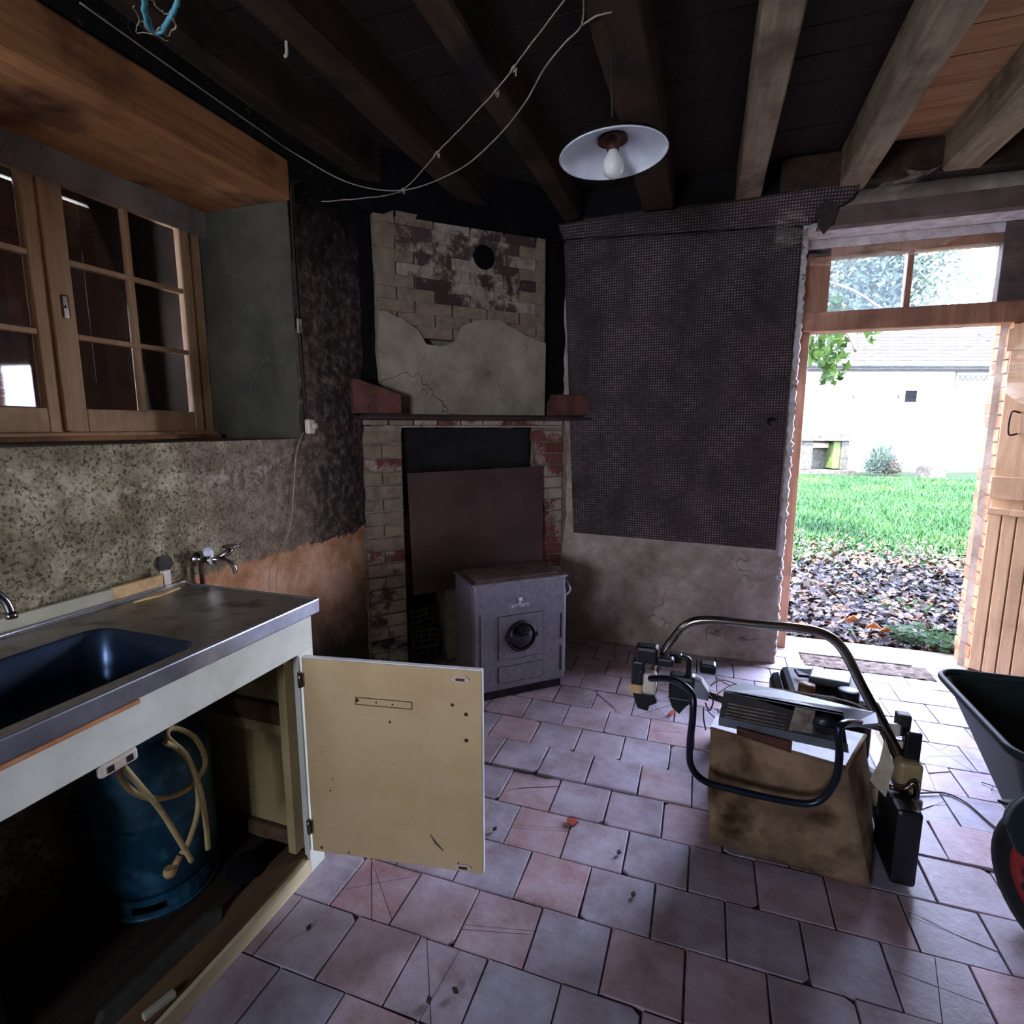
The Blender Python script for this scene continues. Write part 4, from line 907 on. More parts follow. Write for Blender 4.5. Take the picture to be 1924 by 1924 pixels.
# left grip and control clutter
G = bpy.data.objects.new('control_grip', None); COL.objects.link(G); G.parent = mw; G.location = mp(1212, 1270, 1.88)
gx = lambda nm, m, a, c, bev=.004: MB().box(a, c, bev).build(nm, m, G)
gx('grip_head', MT['black_plastic'], (-.035, -.03, .055), (.045, .03, .115), .012)
gx('grip_clamp', MT['black_plastic'], (.03, -.02, .05), (.095, .02, .08), .008)
gx('grip_body', MT['black_plastic'], (-.045, -.025, -.03), (.0, .02, .06), .008)
gx('grip_side', MT['white_plastic'], (-.008, -.028, -.055), (.04, .022, .02), .01)
gx('grip_label', MT['strip_pale'], (-.052, -.030, -.055), (-.006, -.022, -.025), .002)
gx('grip_lever', MT['black_plastic'], (-.018, -.034, -.02), (-.004, -.02, .03), .003)
MB().prism([(-.04, -.02, -.055), (.035, -.02, -.055), (.045, -.02, -.085), (.02, -.02, -.10), (.015, -.02, -.12), (-.02, -.02, -.115), (-.03, -.02, -.09)], (0, .035, 0), bev=.003).build('grip_foot', MT['black_plastic'], G)
K = bpy.data.objects.new('throttle_unit', None); COL.objects.link(K); K.parent = mw; K.location = mp(1290, 1290, 1.95)
kx = lambda nm, m, a, c, bev=.004: MB().box(a, c, bev).build(nm, m, K)
kx('throttle_body', MT['black_plastic'], (-.06, -.03, -.04), (.03, .03, .045), .012)
MB().prism([(.025, -.03, .04), (.05, -.03, .035), (.075, -.03, .0), (.075, -.03, -.03), (.025, -.03, -.025)], (0, .06, 0), bev=.006).build('throttle_cap', MT['grey_cover'], K)
MB().prism([(-.06, -.02, -.04), (.03, -.02, -.04), (.0, -.02, -.07), (-.02, -.02, -.10), (-.045, -.02, -.08)], (0, .035, 0), bev=.004).build('throttle_foot', MT['black_plastic'], K)
MB().tube(smooth_path([(.005, 0, .04), (.005, 0, .09), (-.005, 0, .105), (-.05, 0, .105)], 4), .010, 8).build('lever', MT['black_plastic'], K)
kx('lever_knob', MT['black_plastic'], (-.062, -.012, .085), (-.02, .014, .118), .005)
kx('button', MT['black_plastic'], (.04, .0, .055), (.095, .05, .09), .008)
MB().tube([mp(1330, 1305, 1.96), mp(1400, 1330, 1.97)], .012, 10).build('cross_tube', MT['grey_dark'], mw)
# rear cover with slots, knob and label
Yc = 1.745
P4 = [mp(1350, 1360, Yc), mp(1594, 1412, Yc), mp(1584, 1342, Yc), mp(1361, 1300, Yc)]
cv = MB().prism([tuple(p) for p in P4], (0, .02, 0), bev=.003).build('rear_cover', MT['grey_dark'], mw)
MB().prism([tuple(p) for p in (mp(1361, 1300, Yc), mp(1584, 1342, Yc), mp(1588, 1368, Yc), mp(1650, 1362, Yc+.03), mp(1645, 1342, Yc+.1), mp(1470, 1300, Yc+.12), mp(1392, 1286, Yc+.12))], (0, 0, .006)).build('cover_top', MT['grey_cover'], mw)
MB().prism([tuple(p+Vector((0, -.002, 0))) for p in (mp(1350, 1361, Yc), mp(1594, 1413, Yc), mp(1592, 1396, Yc), mp(1352, 1345, Yc))], (0, -.004, 0)).build('cover_lip', MT['grey_lip'], mw)
b = MB()
for k in range(5): b.tube([mp(1369-k*2, 1322+k*6, Yc-.002), mp(1482-k*2, 1343+k*6.6, Yc-.002)], .0022, 4)
b.build('vent_rib', MT['label_grey'], cv)
MB().prism([tuple(p) for p in (mp(1482, 1372, Yc-.003), mp(1526, 1378, Yc-.003), mp(1532, 1335, Yc-.003), mp(1494, 1328, Yc-.003))], (0, -.001, 0)).build('worn_label', MT['label_grey'], cv)
kk = mp(1549, 1360, Yc-.004); MB().lathe([(0, .02), (.018, .019), (.03, .012), (.032, 0)], 16, Matrix.Translation(kk) @ rot_to((0, -1, 0))).box(kk+Vector((-.026, -.028, -.004)), kk+Vector((.026, -.016, .004)), .002).build('knob', MT['black_plastic'], cv)
MB().prism([tuple(p) for p in (mp(1384, 1378, Yc-.01), mp(1486, 1412, Yc-.01), mp(1488, 1392, Yc-.01), mp(1384, 1365, Yc-.012))], (0, -.01, 0), bev=.002).build('brown_flap', MT['rust'], cv)
# engine, tank and caps behind
Ye = 2.2
mbox('deck', MT['deck'], (.15, 2.0, .12), (.72, 2.55, .20), .03)
mbox('deck', MT['bag_white'], (.22, 2.03, .195), (.62, 2.5, .24), .03)
mbox('engine_block', MT['black_plastic'], (.30, 2.08, .22), (.60, 2.42, .40), .03)
tk = mbox('fuel_tank', MT['grey_dark'], (.335, 2.12, .38), (.60, 2.40, .435), .025)
mbox('tank_lip', MT['bag_white'], (.325, 2.10, .37), (.625, 2.42, .388), .008)
MB().prism([tuple(p) for p in (mp(1526, 1252, 2.32), mp(1600, 1268, 2.32), mp(1596, 1283, 2.2), mp(1520, 1270, 2.2))], (0, 0, -.03), bev=.006).build('air_filter', MT['grey_cover'], mw)
MB().prism([tuple(p) for p in (mp(1492, 1256, 2.3), mp(1526, 1256, 2.3), mp(1524, 1270, 2.26), mp(1500, 1268, 2.26))], (0, 0, -.01), bev=.002).build('choke_plate', MT['black_plastic'], mw)
MB().lathe([(.028, -.03), (.028, 0), (.0, .003)], 20, Matrix.Translation(mp(1516, 1286, 2.16))).build('oil_cap', MT['gold'], mw)
MB().lathe([(.036, -.04), (.036, -.008), (.034, 0), (.0, 0)], 24, Matrix.Translation(mp(1594, 1297, 2.16))).build('fuel_cap', MT['black_plastic'], mw)
MB().lathe([(.030, 0), (.026, .003), (.0, .001)], 24, Matrix.Translation(mp(1594, 1297, 2.16))).build('cap_face', MT['grey_cover'], mw)
MB().tube(smooth_path([mp(1560, 1310, 2.15), mp(1575, 1318, 2.15), mp(1590, 1316, 2.15)], 3), .006, 6).build('primer', MT['rust'], mw)
# right-hand fittings, wheels
mbox('height_bracket', MT['black_plastic'], (.65, 1.95, .315), (.695, 1.99, .44), .006)
mbox('height_bracket', MT['grey_dark'], (.635, 1.99, .40), (.675, 2.03, .475), .006)
mbox('bracket_arm', MT['white_plastic'], (.60, 1.97, .37), (.66, 1.985, .395), .003)
mbox('bracket_arm', MT['white_plastic'], (.60, 1.97, .41), (.64, 1.985, .45), .003)
mbox('deck_side', MT['deck'], (.63, 1.92, .22), (.70, 2.0, .35), .015)
mbox('side_plate', MT['bag_white'], (.645, 1.915, .20), (.705, 1.95, .235), .006)
MB().tube(smooth_path([mp(1672, 1478, 1.90), mp(1700, 1482, 1.90), mp(1718, 1470, 1.90), mp(1722, 1495, 1.90), mp(1706, 1510, 1.90)], 4), .009, 8).build('side_lever', MT['chrome_old'], mw)
def wheel(x, y_, r, w, name='wheel'):
    o = bpy.data.objects.new(name, None); COL.objects.link(o); o.parent = mw; o.location = Vector((x, y_, r))-O
    R90 = Matrix.Rotation(pi/2, 4, 'Y')
    MB().lathe([(r*.72, -w/2), (r*.95, -w/2), (r, -w/3), (r, w/3), (r*.95, w/2), (r*.72, w/2)], 32, R90).build('tyre', MT['tyre'], o)
    MB().lathe([(.0, -w*.3), (r*.2, -w*.45), (r*.3, -w*.3), (r*.72, -w*.42), (r*.72, w*.42), (r*.3, w*.3), (r*.2, w*.45), (0, w*.45)], 24, R90).build('hub', MT['grey_dark'], o)
wheel(.655, 2.05, .12, .05); wheel(.16, 2.07, .12, .05); wheel(.16, 2.5, .10, .045); wheel(.64, 2.5, .10, .045)
mbox('rear_dark_box', MT['black_plastic'], (.60, 1.80, .012), (.67, 1.99, .26), .012)  # plain dark box from the floor up, right of the bag
# bowden cables and hanging tag
def cab(pts, r=.0028, m='cable_white', nm='control_cable'): MB().tube(smooth_path(pts, 6), r, 6).build(nm, MT[m], mw)
cab([mp(1240, 1288, 1.80), mp(1262, 1278, 1.72), mp(1285, 1288, 1.70), mp(1302, 1312, 1.67)])
cab([mp(1335, 1288, 1.95), mp(1352, 1278, 1.98), mp(1375, 1282, 2.0), mp(1398, 1294, 2.0)])
cab([mp(1345, 1306, 1.95), mp(1365, 1292, 1.98), mp(1385, 1286, 2.0), mp(1430, 1296, 2.05), mp(1480, 1308, 2.08)], .002)
cab([mp(1430, 1292, 2.02), mp(1470, 1296, 2.02), mp(1530, 1306, 2.0), mp(1600, 1320, 1.99), mp(1650, 1345, 1.98)], .003, 'beige')
cab([mp(1325, 1320, 1.93), mp(1333, 1335, 1.93), mp(1340, 1318, 1.93), mp(1332, 1305, 1.93)], .0025, 'black_plastic')
cab([mp(1322, 1330, 1.93), mp(1322, 1350, 1.93), mp(1326, 1372, 1.9)], .0025, 'black_plastic')
cab([mp(1326, 1332, 1.93), mp(1340, 1346, 1.91), mp(1350, 1356, 1.88)], .002, 'black_plastic')
MB().prism([tuple(p) for p in (mp(1663, 1388, 1.87), mp(1680, 1440, 1.86), mp(1664, 1498, 1.84), mp(1634, 1466, 1.84), mp(1652, 1432, 1.855))], (.0, .0015, 0)).build('paper_tag', MT['paper'], mw)
# cable on the floor
fc = thing('floor_cable', 'thin dark cable curving across the tiles between mower and wheelbarrow', 'cable', at(1800, 1500, Z=.01))
MB().tube(smooth_path([at(x, y_, Z=.006)-fc.location for x, y_ in ((1700, 1492), (1735, 1490), (1775, 1490), (1815, 1508), (1858, 1545), (1890, 1570))], 6), .0035, 6).build('cable_run', MT['beam_grey'], fc)

# ------------------------------------------------------------------ wheelbarrow
wbr = thing('wheelbarrow', 'dark green wheelbarrow with red-rimmed wheel at the right edge', 'wheelbarrow', (1.05, 1.8, 0))
Ow = wbr.location
def loop(z, x0, x1, y0, y1, r, n=8): return [Vector((x, y_, z))-Ow for x, y_ in ring_pts(x0, x1, y0, y1, r, n)]
b = MB()
outer = loop(.605, .755, 1.42, 1.56, 2.10, .07); o2 = loop(.595, .775, 1.40, 1.585, 2.08, .06); low = loop(.24, .93, 1.25, 1.74, 1.96, .05)
lip = loop(.59, .752, 1.423, 1.557, 2.103, .072); low_o = loop(.235, .925, 1.255, 1.735, 1.965, .05)
def bridge(b, A, B, sm=True):
    va = [b.bm.verts.new(p) for p in A] if isinstance(A[0], Vector) else A; vb = [b.bm.verts.new(p) for p in B] if isinstance(B[0], Vector) else B
    for k in range(len(va)): f = b.bm.faces.new([va[k], va[(k+1) % len(va)], vb[(k+1) % len(vb)], vb[k]]); f.smooth = sm
    return va, vb
a0, a1 = bridge(b, outer, o2); _, a2 = bridge(b, a1, low); b.bm.faces.new(a2)
_, l1 = bridge(b, a0, lip); _, l2 = bridge(b, l1, loop(.588, .772, 1.403, 1.58, 2.083, .06)); _, l3 = bridge(b, l2, low_o); b.bm.faces.new(l3[::-1])
b.build('tray', MT['green_tray'], wbr)
rimp = loop(.603, .755, 1.42, 1.56, 2.10, .07); MB().tube(rimp, .010, 8, closed=True).build('tray_rim', MT['green_tray'], wbr)
b = MB(); N = 14; g = []
for i in range(N+1):
    a = RD(-15+130*i/N); row = []
    for yy in (-.07, 0, .07): row.append(b.bm.verts.new((.22*cos(a)*-1*0+yy, -.235*cos(a), .225*sin(a))))
    g.append(row)
for i in range(N):
    for j in range(2): f = b.bm.faces.new([g[i][j], g[i+1][j], g[i+1][j+1], g[i][j+1]]); f.smooth = True
fd = b.build('mudguard', MT['green_tray'], wbr, Vector((.90, 1.66, .19))-Ow, (0, 0, RD(20))); md = fd.modifiers.new('t', 'SOLIDIFY'); md.thickness = .006
pp = [Vector((.765+.10*(1-cos(a)), 1.605, .405+.115*sin(a)))-Ow for a in [pi/2*k/8 for k in range(9)]]+[Vector((1.30, 1.605, .52))-Ow, Vector((1.30, 1.605, .26))-Ow, Vector((.90, 1.605, .26))-Ow, Vector((.80, 1.605, .33))-Ow]
MB().prism([tuple(p) for p in pp], (0, .02, 0), bev=.006).build('front_plate', MT['green_tray'], wbr)
MB().tube(pp[:10], .007, 8).build('plate_rim_highlight', MT['zinc'], wbr)  # paler tube draws the highlight along the plate edge
wh = bpy.data.objects.new('wheel', None); COL.objects.link(wh); wh.parent = wbr; wh.location = Vector((.945, 1.70, .19))-Ow; wh.rotation_euler = (0, 0, RD(18))
R90 = Matrix.Rotation(pi/2, 4, 'Y'); n_ = 36
MB().lathe([(.115, -.03), (.14, -.04), (.172, -.036), (.186, -.018), (.19, 0), (.186, .018), (.172, .036), (.14, .04), (.115, .03)], n_, R90).build('tyre', MT['tyre'], wh)
MB().lathe([(.118, -.028), (.112, -.031), (.106, -.015), (.05, -.006), (.03, -.03), (.012, -.032)], n_, R90).lathe([(.118, .028), (.112, .031), (.106, .015), (.05, .006), (.03, .03), (.012, .032)], n_, R90).build('rim', MT['red_rim'], wh)
MB().lathe([(.012, -.09), (.012, .09)], 10, R90, True, True).build('axle', MT['stove_dark'], wh)
for sx_ in (1.0, 1.08):
    MB().tube([Vector((sx_, 1.70, .19))-Ow, Vector((sx_-.0, 1.85, .24))-Ow, Vector((sx_+.05, 2.08, .26))-Ow], .014, 8).build('frame_tube', MT['black_metal'], wbr)
for sx_ in (1.15, 1.3):
    MB().tube([Vector((sx_, 2.05, .30))-Ow, Vector((sx_, 2.12, .012))-Ow], .013, 8).build('leg', MT['black_metal'], wbr)
# ------------------------------------------------------------------ small litter on the floor
def chipo(name, label, cat, px, py, pts, m, th=.004, grp=None):
    p = at(px, py, Z=.006); o = MB().prism([(x, y_, 0) for x, y_ in pts], (0, 0, th)).build(name, MT[m], None, p, (0, 0, random.uniform(0, 6))); tag(o, label, cat, grp)
chipo('red_shard', 'bright red tile shard on the floor in front of the cupboard door', 'shard', 1075, 1545, [(-.02, -.012), (.0, -.02), (.025, -.006), (.014, .012), (-.012, .016)], 'leaf_red')
chipo('red_shard', 'small red shard on cracked tiles left of the mower handle frame', 'shard', 1262, 1340, [(-.03, -.006), (.02, -.012), (.03, .003), (-.02, .014)], 'leaf_red')
for i, (x, y_, l_) in enumerate(((1190, 1682, 'curled black leaf on a cracked tile below the red shard'), (1163, 1602, 'little dark leaf on the tile right below the bright red shard'), (930, 1558, 'dark flaky debris on the tiles right of the open cupboard door'), (855, 1862, 'brown seed husk on pinkish tile at the bottom of the picture'), (806, 1880, 'black crumb on bottom tiles left of the brown seed husk'), (580, 1745, 'dark leaf bit on the tile nearest the kick rail'))):
    chipo('leaf_bit', l_, 'debris', x, y_, [(-.009, -.003), (.004, -.006), (.011, .003), (-.002, .007)], 'cable_dark', .006)
tg = thing('twig', 'small dry twig on the tiles near the wheelbarrow', 'twig', at(1865, 1478, Z=.006))
MB().tube([(-.03, .02, 0), (0, 0, .004), (.03, -.02, .002)], .002, 5).tube([(0, 0, .004), (-.015, -.03, 0)], .0015, 5).build('twig_stem', MT['bark'], tg)

# ------------------------------------------------------------------ cobwebs round the doorway
def web(label, P, n=10, sag=.02):
    b = MB(); g = []; a, c, d, e_ = P
    for i in range(n+1):
        row = []
        for j in range(n+1):
            u, v = i/n, j/n; p = a.lerp(c, u).lerp(e_.lerp(d, u), v); p = p+Vector((0, sag*sin(pi*u)*sin(pi*v), -sag*sin(pi*u)*.8)); row.append(b.bm.verts.new(p))
        g.append(row)
    for i in range(n):
        for j in range(n): f = b.bm.faces.new([g[i][j], g[i+1][j], g[i+1][j+1], g[i][j+1]]); f.smooth = True
    tag(b.build('cobweb', MT['web']), label, 'cobweb', kind='stuff')
web('dusty cobweb sheet hanging under the doorway head', (at(1520, 500, Y=3.66), at(1750, 470, Y=3.70), at(1924, 395, Y=3.52), at(1510, 440, Y=3.50)), 12, .03)
web('cobweb wisps in the lower corner of the left transom pane', (at(1505, 612, Y=3.68), at(1640, 592, Y=3.72), at(1545, 575, Y=3.72), at(1508, 560, Y=3.6)), 8, .01)
web('cobweb veil between mat fold and doorway corner', (at(1455, 470, Y=3.42), at(1540, 440, Y=3.40), at(1500, 385, Y=3.40), at(1462, 390, Y=3.40)), 8, .01)
web('cobweb swag between two pale joists above the door', (at(1640, 362, Z=2.56), at(1750, 320, Z=2.60), at(1790, 298, Z=2.62), at(1690, 310, Z=2.66)), 10, .05)
web('cobweb tatters on the upper boards of the door leaf', (at(1880, 730, Y=3.45), at(1924, 760, Y=3.40), at(1924, 640, Y=3.40), at(1890, 660, Y=3.48)), 8, .01)

# ------------------------------------------------------------------ outdoors
gy = MB().patch((-20, 3.96, -.05), (45, 0, 0), (0, 26, 0), 90, 90, (0, 0, 1), .8, .03).build('yard_ground', MT['ground'], recalc=False); tag(gy, kind='structure')
import numpy as np
rng = np.random.default_rng(5)
fh = Vector((-sin(_y), cos(_y), 0)); rh = Vector((cos(_y), sin(_y), 0))
def mesh_np(name, V_, F_, m):
    me = bpy.data.meshes.new(name); me.vertices.add(len(V_)); me.vertices.foreach_set('co', V_.astype(np.float32).ravel())
    k = F_.shape[1]; me.loops.add(F_.size); me.loops.foreach_set('vertex_index', F_.astype(np.int32).ravel())
    me.polygons.add(len(F_)); me.polygons.foreach_set('loop_start', np.arange(0, F_.size, k, dtype=np.int32)); me.polygons.foreach_set('loop_total', np.full(len(F_), k, dtype=np.int32))
    me.update(calc_edges=True); return link(name, me, m)
def wedge(n, y0, y1, pw=1.0):
    y = y0+(y1-y0)*rng.random(n)**pw; x = y*(.115+.33*rng.random(n)*1.05); return x, y
n = 60000; x, y = wedge(n, 5.2, 17.6, 1.1)
nf = np.array([noise.noise(Vector((a*.9, c*.7, 0))) for a, c in zip(x, y)])
keep = (rng.random(n) < np.clip((y-6.3)/2.2+nf*1.1, .03, 1)); x, y = x[keep], y[keep]; n = len(x)
h = (.05+.09*rng.random(n))*(.7+.3*np.clip((y-6)/3, 0, 1)); a = rng.random(n)*6.283; w = .006+.004*rng.random(n)+y*.0006; lean = .05*rng.standard_normal((n, 2))
V_ = np.zeros((n, 3, 3)); V_[:, 0] = np.stack([x-w*np.cos(a), y-w*np.sin(a), np.full(n, -.05)], 1); V_[:, 1] = np.stack([x+w*np.cos(a), y+w*np.sin(a), np.full(n, -.05)], 1); V_[:, 2] = np.stack([x+lean[:, 0], y+lean[:, 1], -.05+h], 1)
gr = mesh_np('lawn_grass', V_.reshape(-1, 3), np.arange(n*3).reshape(-1, 3), MT['grass']); tag(gr, 'bright green unmown grass across the yard', 'grass', kind='stuff')
n = 9000; x, y = wedge(n, 4.0, 8.6, 1.5); keep = rng.random(n) < np.clip((8.8-y)/2.2, .1, 1); x, y = x[keep], y[keep]; n = len(x)
V_ = np.zeros((n, 5, 3)); ang = rng.random(n)*6.283; r = .016+.022*rng.random(n); tilt = .8*rng.standard_normal((n, 2)); z0 = -.045+.04*rng.random(n)
for k, (ra, aa, up) in enumerate(((1.25, 0, .25), (.8, 1.2, 0), (.75, 2.5, .3), (.8, 3.7, 0), (.85, 5.0, .3))):
    dx = r*ra*np.cos(ang+aa); dy = r*ra*np.sin(ang+aa); V_[:, k] = np.stack([x+dx, y+dy, z0+up*r+dx*tilt[:, 0]*.5+dy*tilt[:, 1]*.5+.01], 1)
lt = mesh_np('leaf_litter', V_.reshape(-1, 3), np.arange(n*5).reshape(-1, 5), MT['litter']); tag(lt, 'carpet of dead brown leaves just outside the door', 'leaf litter', kind='stuff')
def gl(px, py, z=-.05): return at(px, py, Z=z)
for px_, py_, l_ in ((1602, 1168, 'orange dead leaf upright in the leaf litter left of the yellow-green weed'), (1640, 1182, 'orange dead leaf lying right of the small yellow-green weed'), (1665, 1190, 'rust-brown leaf in the litter beside the leafy weed patch')):
    p = gl(px_, py_, -.0); o = thing('dead_leaf', l_, 'leaf', p)
    MB().prism([(-.05, 0, 0), (-.02, .01, .03), (.0, .0, .05), (.03, .01, .03), (.055, 0, .01), (.02, 0, -.02), (-.03, 0, -.025)], (0, .002, 0)).build('leaf_blade', MT['leaf_orange'], o)
def weed(px_, py_, n, r, hh, label, sz=.03):
    o = thing('weed', label, 'plant', gl(px_, py_)); rr = random.Random(px_)
    b = MB(); b2 = MB()
    for i in range(n):
        a = rr.uniform(0, 2*pi); d = r*sqrt(rr.random()); x, y_ = d*cos(a), d*sin(a)*.6; z = rr.uniform(.4, 1)*hh; s_ = sz*rr.uniform(.6, 1.2); q = rr.uniform(0, 6)
        b2.tube([(x*.6, y_*.6, 0), (x, y_, z)], .002, 3, False)
        c_ = Vector((x, y_, z)); u = Vector((cos(q), sin(q), rr.uniform(-.3, .5)))*s_; v = Vector((-sin(q), cos(q), rr.uniform(-.3, .6)))*s_*.6
        b.tri(c_-u, c_-v, c_+u); b.tri(c_-u, c_+u, c_+v)
    b.build('foliage', MT['leaf_green'], o, recalc=False); b2.build('stems', MT['grass'], o)
weed(1603, 1205, 7, .04, .12, 'small yellow-green weed in the leaf litter outside the sill')
weed(1750, 1225, 150, .26, .16, 'leafy green weed patch outside at the right of the sill', .035)
weed(1700, 1150, 50, .3, .08, 'low weeds between dead leaves behind the leafy patch', .03)
# neighbouring outbuilding
BD = 17.6
hb = thing('outbuilding', 'long white rendered outbuilding with brown tiled roof across the yard', 'building', fh*BD+rh*10+Vector((0, 0, -.05)), _y)
MB().box((-9, 0, -.3), (12, .4, 3.35)).build('facade_wall', MT['facade'], hb)
MB().box((.68, -.025, .95), (1.98, 0, 2.5), .01).box((2.2, -.02, -.1), (2.55, 0, 2.3), .01).build('blocked_panel', MT['facade'], hb)
MB().lathe([(.07, 0), (.07, 1)], 10, Matrix.Translation((-8.5, -.55, 3.28)) @ rot_to((20, 0, .0)) @ Matrix.Diagonal((1, 1, 20.4, 1)), True, True).build('gutter', MT['zinc'], hb)
MB().box((-9, -.42, 3.12), (12, -.02, 3.24)).build('eaves_board', MT['stone'], hb)
RL = 3.9; ra = RD(33); tm = None
b = MB().prism([(-9, -.5, 3.24), (12, -.5, 3.24), (12, -.5+RL*cos(ra), 3.24+RL*sin(ra)), (-9, -.5+RL*cos(ra), 3.24+RL*sin(ra))], (0, 0, -.1)).build('roof_deck', MT['roof'], hb)
for k in range(16):
    y_ = -.55+k*.235*cos(ra); z = 3.27+k*.235*sin(ra)
    xs = -2.3
    tl2 = MB().box((0, 0, 0), (.235, .27, .022), .004).mesh('roof_tile') if tm is None else tm
    tm = tl2; xx = -1.0 + (.12 if k % 2 else 0)
    if k < 10:
        for i in range(26):
            o = link('roof_tile', tm, MT['roof'] if not tm.materials else None, hb, (xx+i*.24, y_, z+random.uniform(0, .008)), (ra-RD(4), 0, 0))
    for (xa, xb) in (((-9, -1.0), (5.3, 12)) if k < 10 else ((-9, 12),)):
        o = MB().box((xa, 0, 0), (xb, .27, .022)).build('tile_course', MT['roof'], hb, (0, y_, z), (ra-RD(4), 0, 0)); o['kind'] = 'stuff'
vt = MB().box((2.18, -.04, 2.15), (2.62, .02, 2.58), .01).build('vent_frame', MT['facade'], hb); MB().box((2.22, -.05, 2.19), (2.58, -.035, 2.54)).build('vent_grille', MT['soot'], vt)
bw = MB().box((3.75, -.03, 2.70), (4.75, -.0, 3.10)).build('barred_window', MT['zinc'], hb)
for z in (2.72, 2.82, 2.98, 3.08): MB().box((3.72, -.07, z), (4.78, -.04, z+.025)).build('bar', MT['stove_dark'], bw)
for i in range(6): MB().tube([(3.8+i*.16, -.055, 2.84), (3.86+i*.16, -.055, 2.97), (3.93+i*.16, -.055, 2.84)], .01, 5).build('scroll', MT['stove_dark'], bw)
for x_, zz in ((.62, 2.3), (2.02, 2.3)): MB().box((x_, -.05, zz), (x_+.05, -.0, zz+.1)).build('pintle', MT['stove_dark'], hb)
# stone niche against the facade
nh = thing('stone_niche', 'mossy stone alcove like a covered wash basin against the white wall', 'alcove', fh*(BD-.6)+rh*9.45+Vector((0, 0, -.05)), _y)
for nm, m, a, c in (('cap_slab', 'stone', (-.8, -.1, 1.0), (.95, .55, 1.22)), ('pillar', 'stone', (-.78, 0, .12), (-.25, .55, 1.0)), ('pillar', 'stone', (.62, 0, .12), (.85, .55, 1.0)), ('back_slab', 'stone', (-.25, .5, .12), (.62, .58, 1.0)), ('side_moss', 'moss', (.40, .05, .15), (.618, .5, .98)), ('plinth', 'stone', (-1.0, -.15, -.1), (1.05, .6, .12)), ('inner_slab', 'mortar', (-.2, .3, .78), (.4, .34, .95))):
    MB().box(a, c, .02).build(nm, MT[m], nh)
MB().tube([(-.95, -.1, 0), (-.92, -.1, .9)], .015, 5).tube([(-.98, -.1, .6), (-.7, -.1, .62)], .012, 5).build('iron_rod', MT['stove_dark'], nh)
# shrub and stone block
sb = thing('shrub', 'grey-green shrub with reddish dry twigs beside the stone alcove', 'shrub', fh*(BD-1.3)+rh*10.95+Vector((0, 0, -.05)), _y)
for nm, m, n_, cx_, cz_, rx in (('twigs', 'shrub', 620, -.1, .55, .85), ('dry_twigs', 'shrub_red', 300, .15, .4, .5)):
    b = MB(); rr = random.Random(n_)
    for i in range(n_):
        a, e_ = rr.uniform(0, 2*pi), rr.uniform(.1, 1.5); l_ = rr.uniform(.5, 1)*rx; p0 = Vector((cx_+rr.uniform(-.15, .15), 0, .05)); p1 = Vector((cx_+cos(a)*cos(e_)*l_, sin(a)*cos(e_)*l_*.6, .05+sin(e_)*l_*1.15))
        s_ = .012; b.tri(p0.lerp(p1, .3), p1+Vector((s_, 0, 0)), p1-Vector((s_, 0, 0)))
        for k in range(5):
            q = p0.lerp(p1, rr.uniform(.4, 1)); u = Vector((rr.uniform(-1, 1), rr.uniform(-1, 1), rr.uniform(-1, 1)))*.05; b.tri(q, q+u, q+Vector((u.z, u.x, u.y))*.7)
    b.build(nm, MT[m], sb, recalc=False)
sbk = MB().box((-.28, -.2, -.1), (.32, .25, .36), .05).build('stone_block', MT['stone'], None, fh*(BD-1.9)+rh*11.9+Vector((0, 0, -.05)), (0, 0, _y+.2)); tag(sbk, 'weathered stone block in the grass right of the shrub', 'stone')
# maple tree: trunk out of view to the left, boughs hanging into the doorway view
tr = thing('maple_tree', 'green maple branches hanging in at the top left of the doorway', 'tree', (-.6, 7.5, -.05))
MB().tube(smooth_path([(0, 0, 0), (.05, 0, 1.2), (.2, -.05, 2.2), (.8, -.1, 2.9), (1.6, -.2, 3.3), (2.4, -.1, 3.6)], 5), [.16-.004*k for k in range(26)], 10).tube(smooth_path([(.8, -.1, 2.9), (1.5, -.3, 2.75), (1.95, -.4, 2.5), (2.1, -.4, 2.25)], 4), .02, 6).tube(smooth_path([(1.4, -.15, 3.2), (2.0, -.4, 2.9), (2.4, -.5, 2.55)], 4), .014, 6).build('trunk', MT['bark'], tr)
def maple(s_):
    out = []
    for k in range(10):
        a = pi/2+2*pi*k/10; r = s_*((1.0, .45)[k % 2]) if k not in (4, 6, 5) else s_*.5
        out.append((r*cos(a), 0, r*sin(a)))
    return out
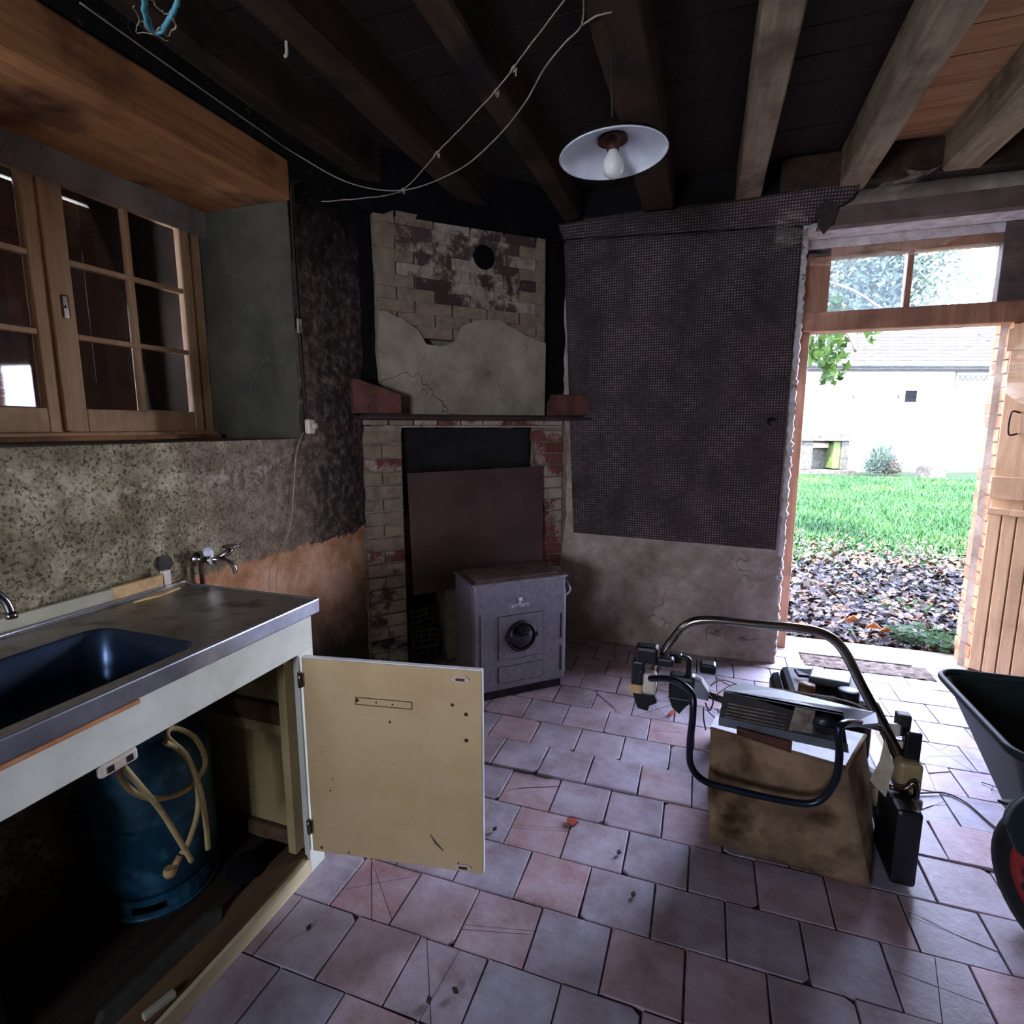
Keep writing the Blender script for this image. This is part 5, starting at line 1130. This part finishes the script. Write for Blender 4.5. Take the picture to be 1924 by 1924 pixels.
lm = MB().prism(maple(.075), (0, .002, 0)).mesh('leaf'); rr = random.Random(12)
Tt = tr.location
def leafat(px_, py_, Y):
    o = link('leaf', lm, MT['leaf_green'] if not lm.materials else None, tr, at(px_, py_, Y=Y)-Tt, (rr.uniform(-1, 1), rr.uniform(-2.6, 2.6), rr.uniform(-.8, .8))); o.scale = (1,)*3 if rr.random() < .5 else (.75,)*3
n_ = 0
while n_ < 230:
    px_, py_ = rr.uniform(1500, 1605), rr.uniform(560, 720)
    lim = 1600-(py_-640)*.25 if py_ > 640 else 1600
    if px_ > lim-rr.random()*25 or (py_ > 680 and px_ < 1540) or (py_ > 695 and not (1545 < px_ < 1590)): continue
    leafat(px_, py_, rr.uniform(6.6, 7.6)); n_ += 1
for px_, py_ in ((1615, 622), (1622, 615), (1630, 625), (1638, 636), (1645, 618), (1650, 622), (1588, 700), (1578, 706), (1592, 688), (1565, 700), (1636, 640)): leafat(px_, py_, 7.0)
# foliage seen through the transom, beyond the roof
t2_ = thing('background_tree', 'hazy tree behind the outbuilding roof, seen through the transom panes', 'tree', fh*27+rh*16.8+Vector((0, 0, 0)))
MB().tube([(0, 0, 0), (.1, 0, 6)], [.25, .12], 8).build('trunk', MT['bark'], t2_)
b = MB(); rr = random.Random(4)
for i in range(7000):
    p = Vector((rr.gauss(0, 1.5), rr.gauss(0, .8), 8.0+rr.gauss(0, 1.5))); u = Vector((rr.uniform(-1, 1), rr.uniform(-1, 1), rr.uniform(-1, 1)))*.24; b.tri(p, p+u, p+Vector((u.y, u.z, u.x)))
b.build('foliage', MT['shrub'], t2_, recalc=False)
# own roof and outer wall, which shade the ground before the door
rf = MB().box((-2.7, -2.7, 3.051), (2.7, 4.25, 3.15)).prism([(-2.7, -2.7, 3.15), (-2.7, 4.25, 3.15), (-2.7, .8, 4.9)], (5.4, 0, 0)).box((-12, 3.4, -.1), (-2.61, 3.94, 3.1)).box((2.61, 3.4, -.1), (12, 3.94, 3.1)).build('house_roof', MT['roof']); tag(rf, kind='structure')
rf.name = 'roof'
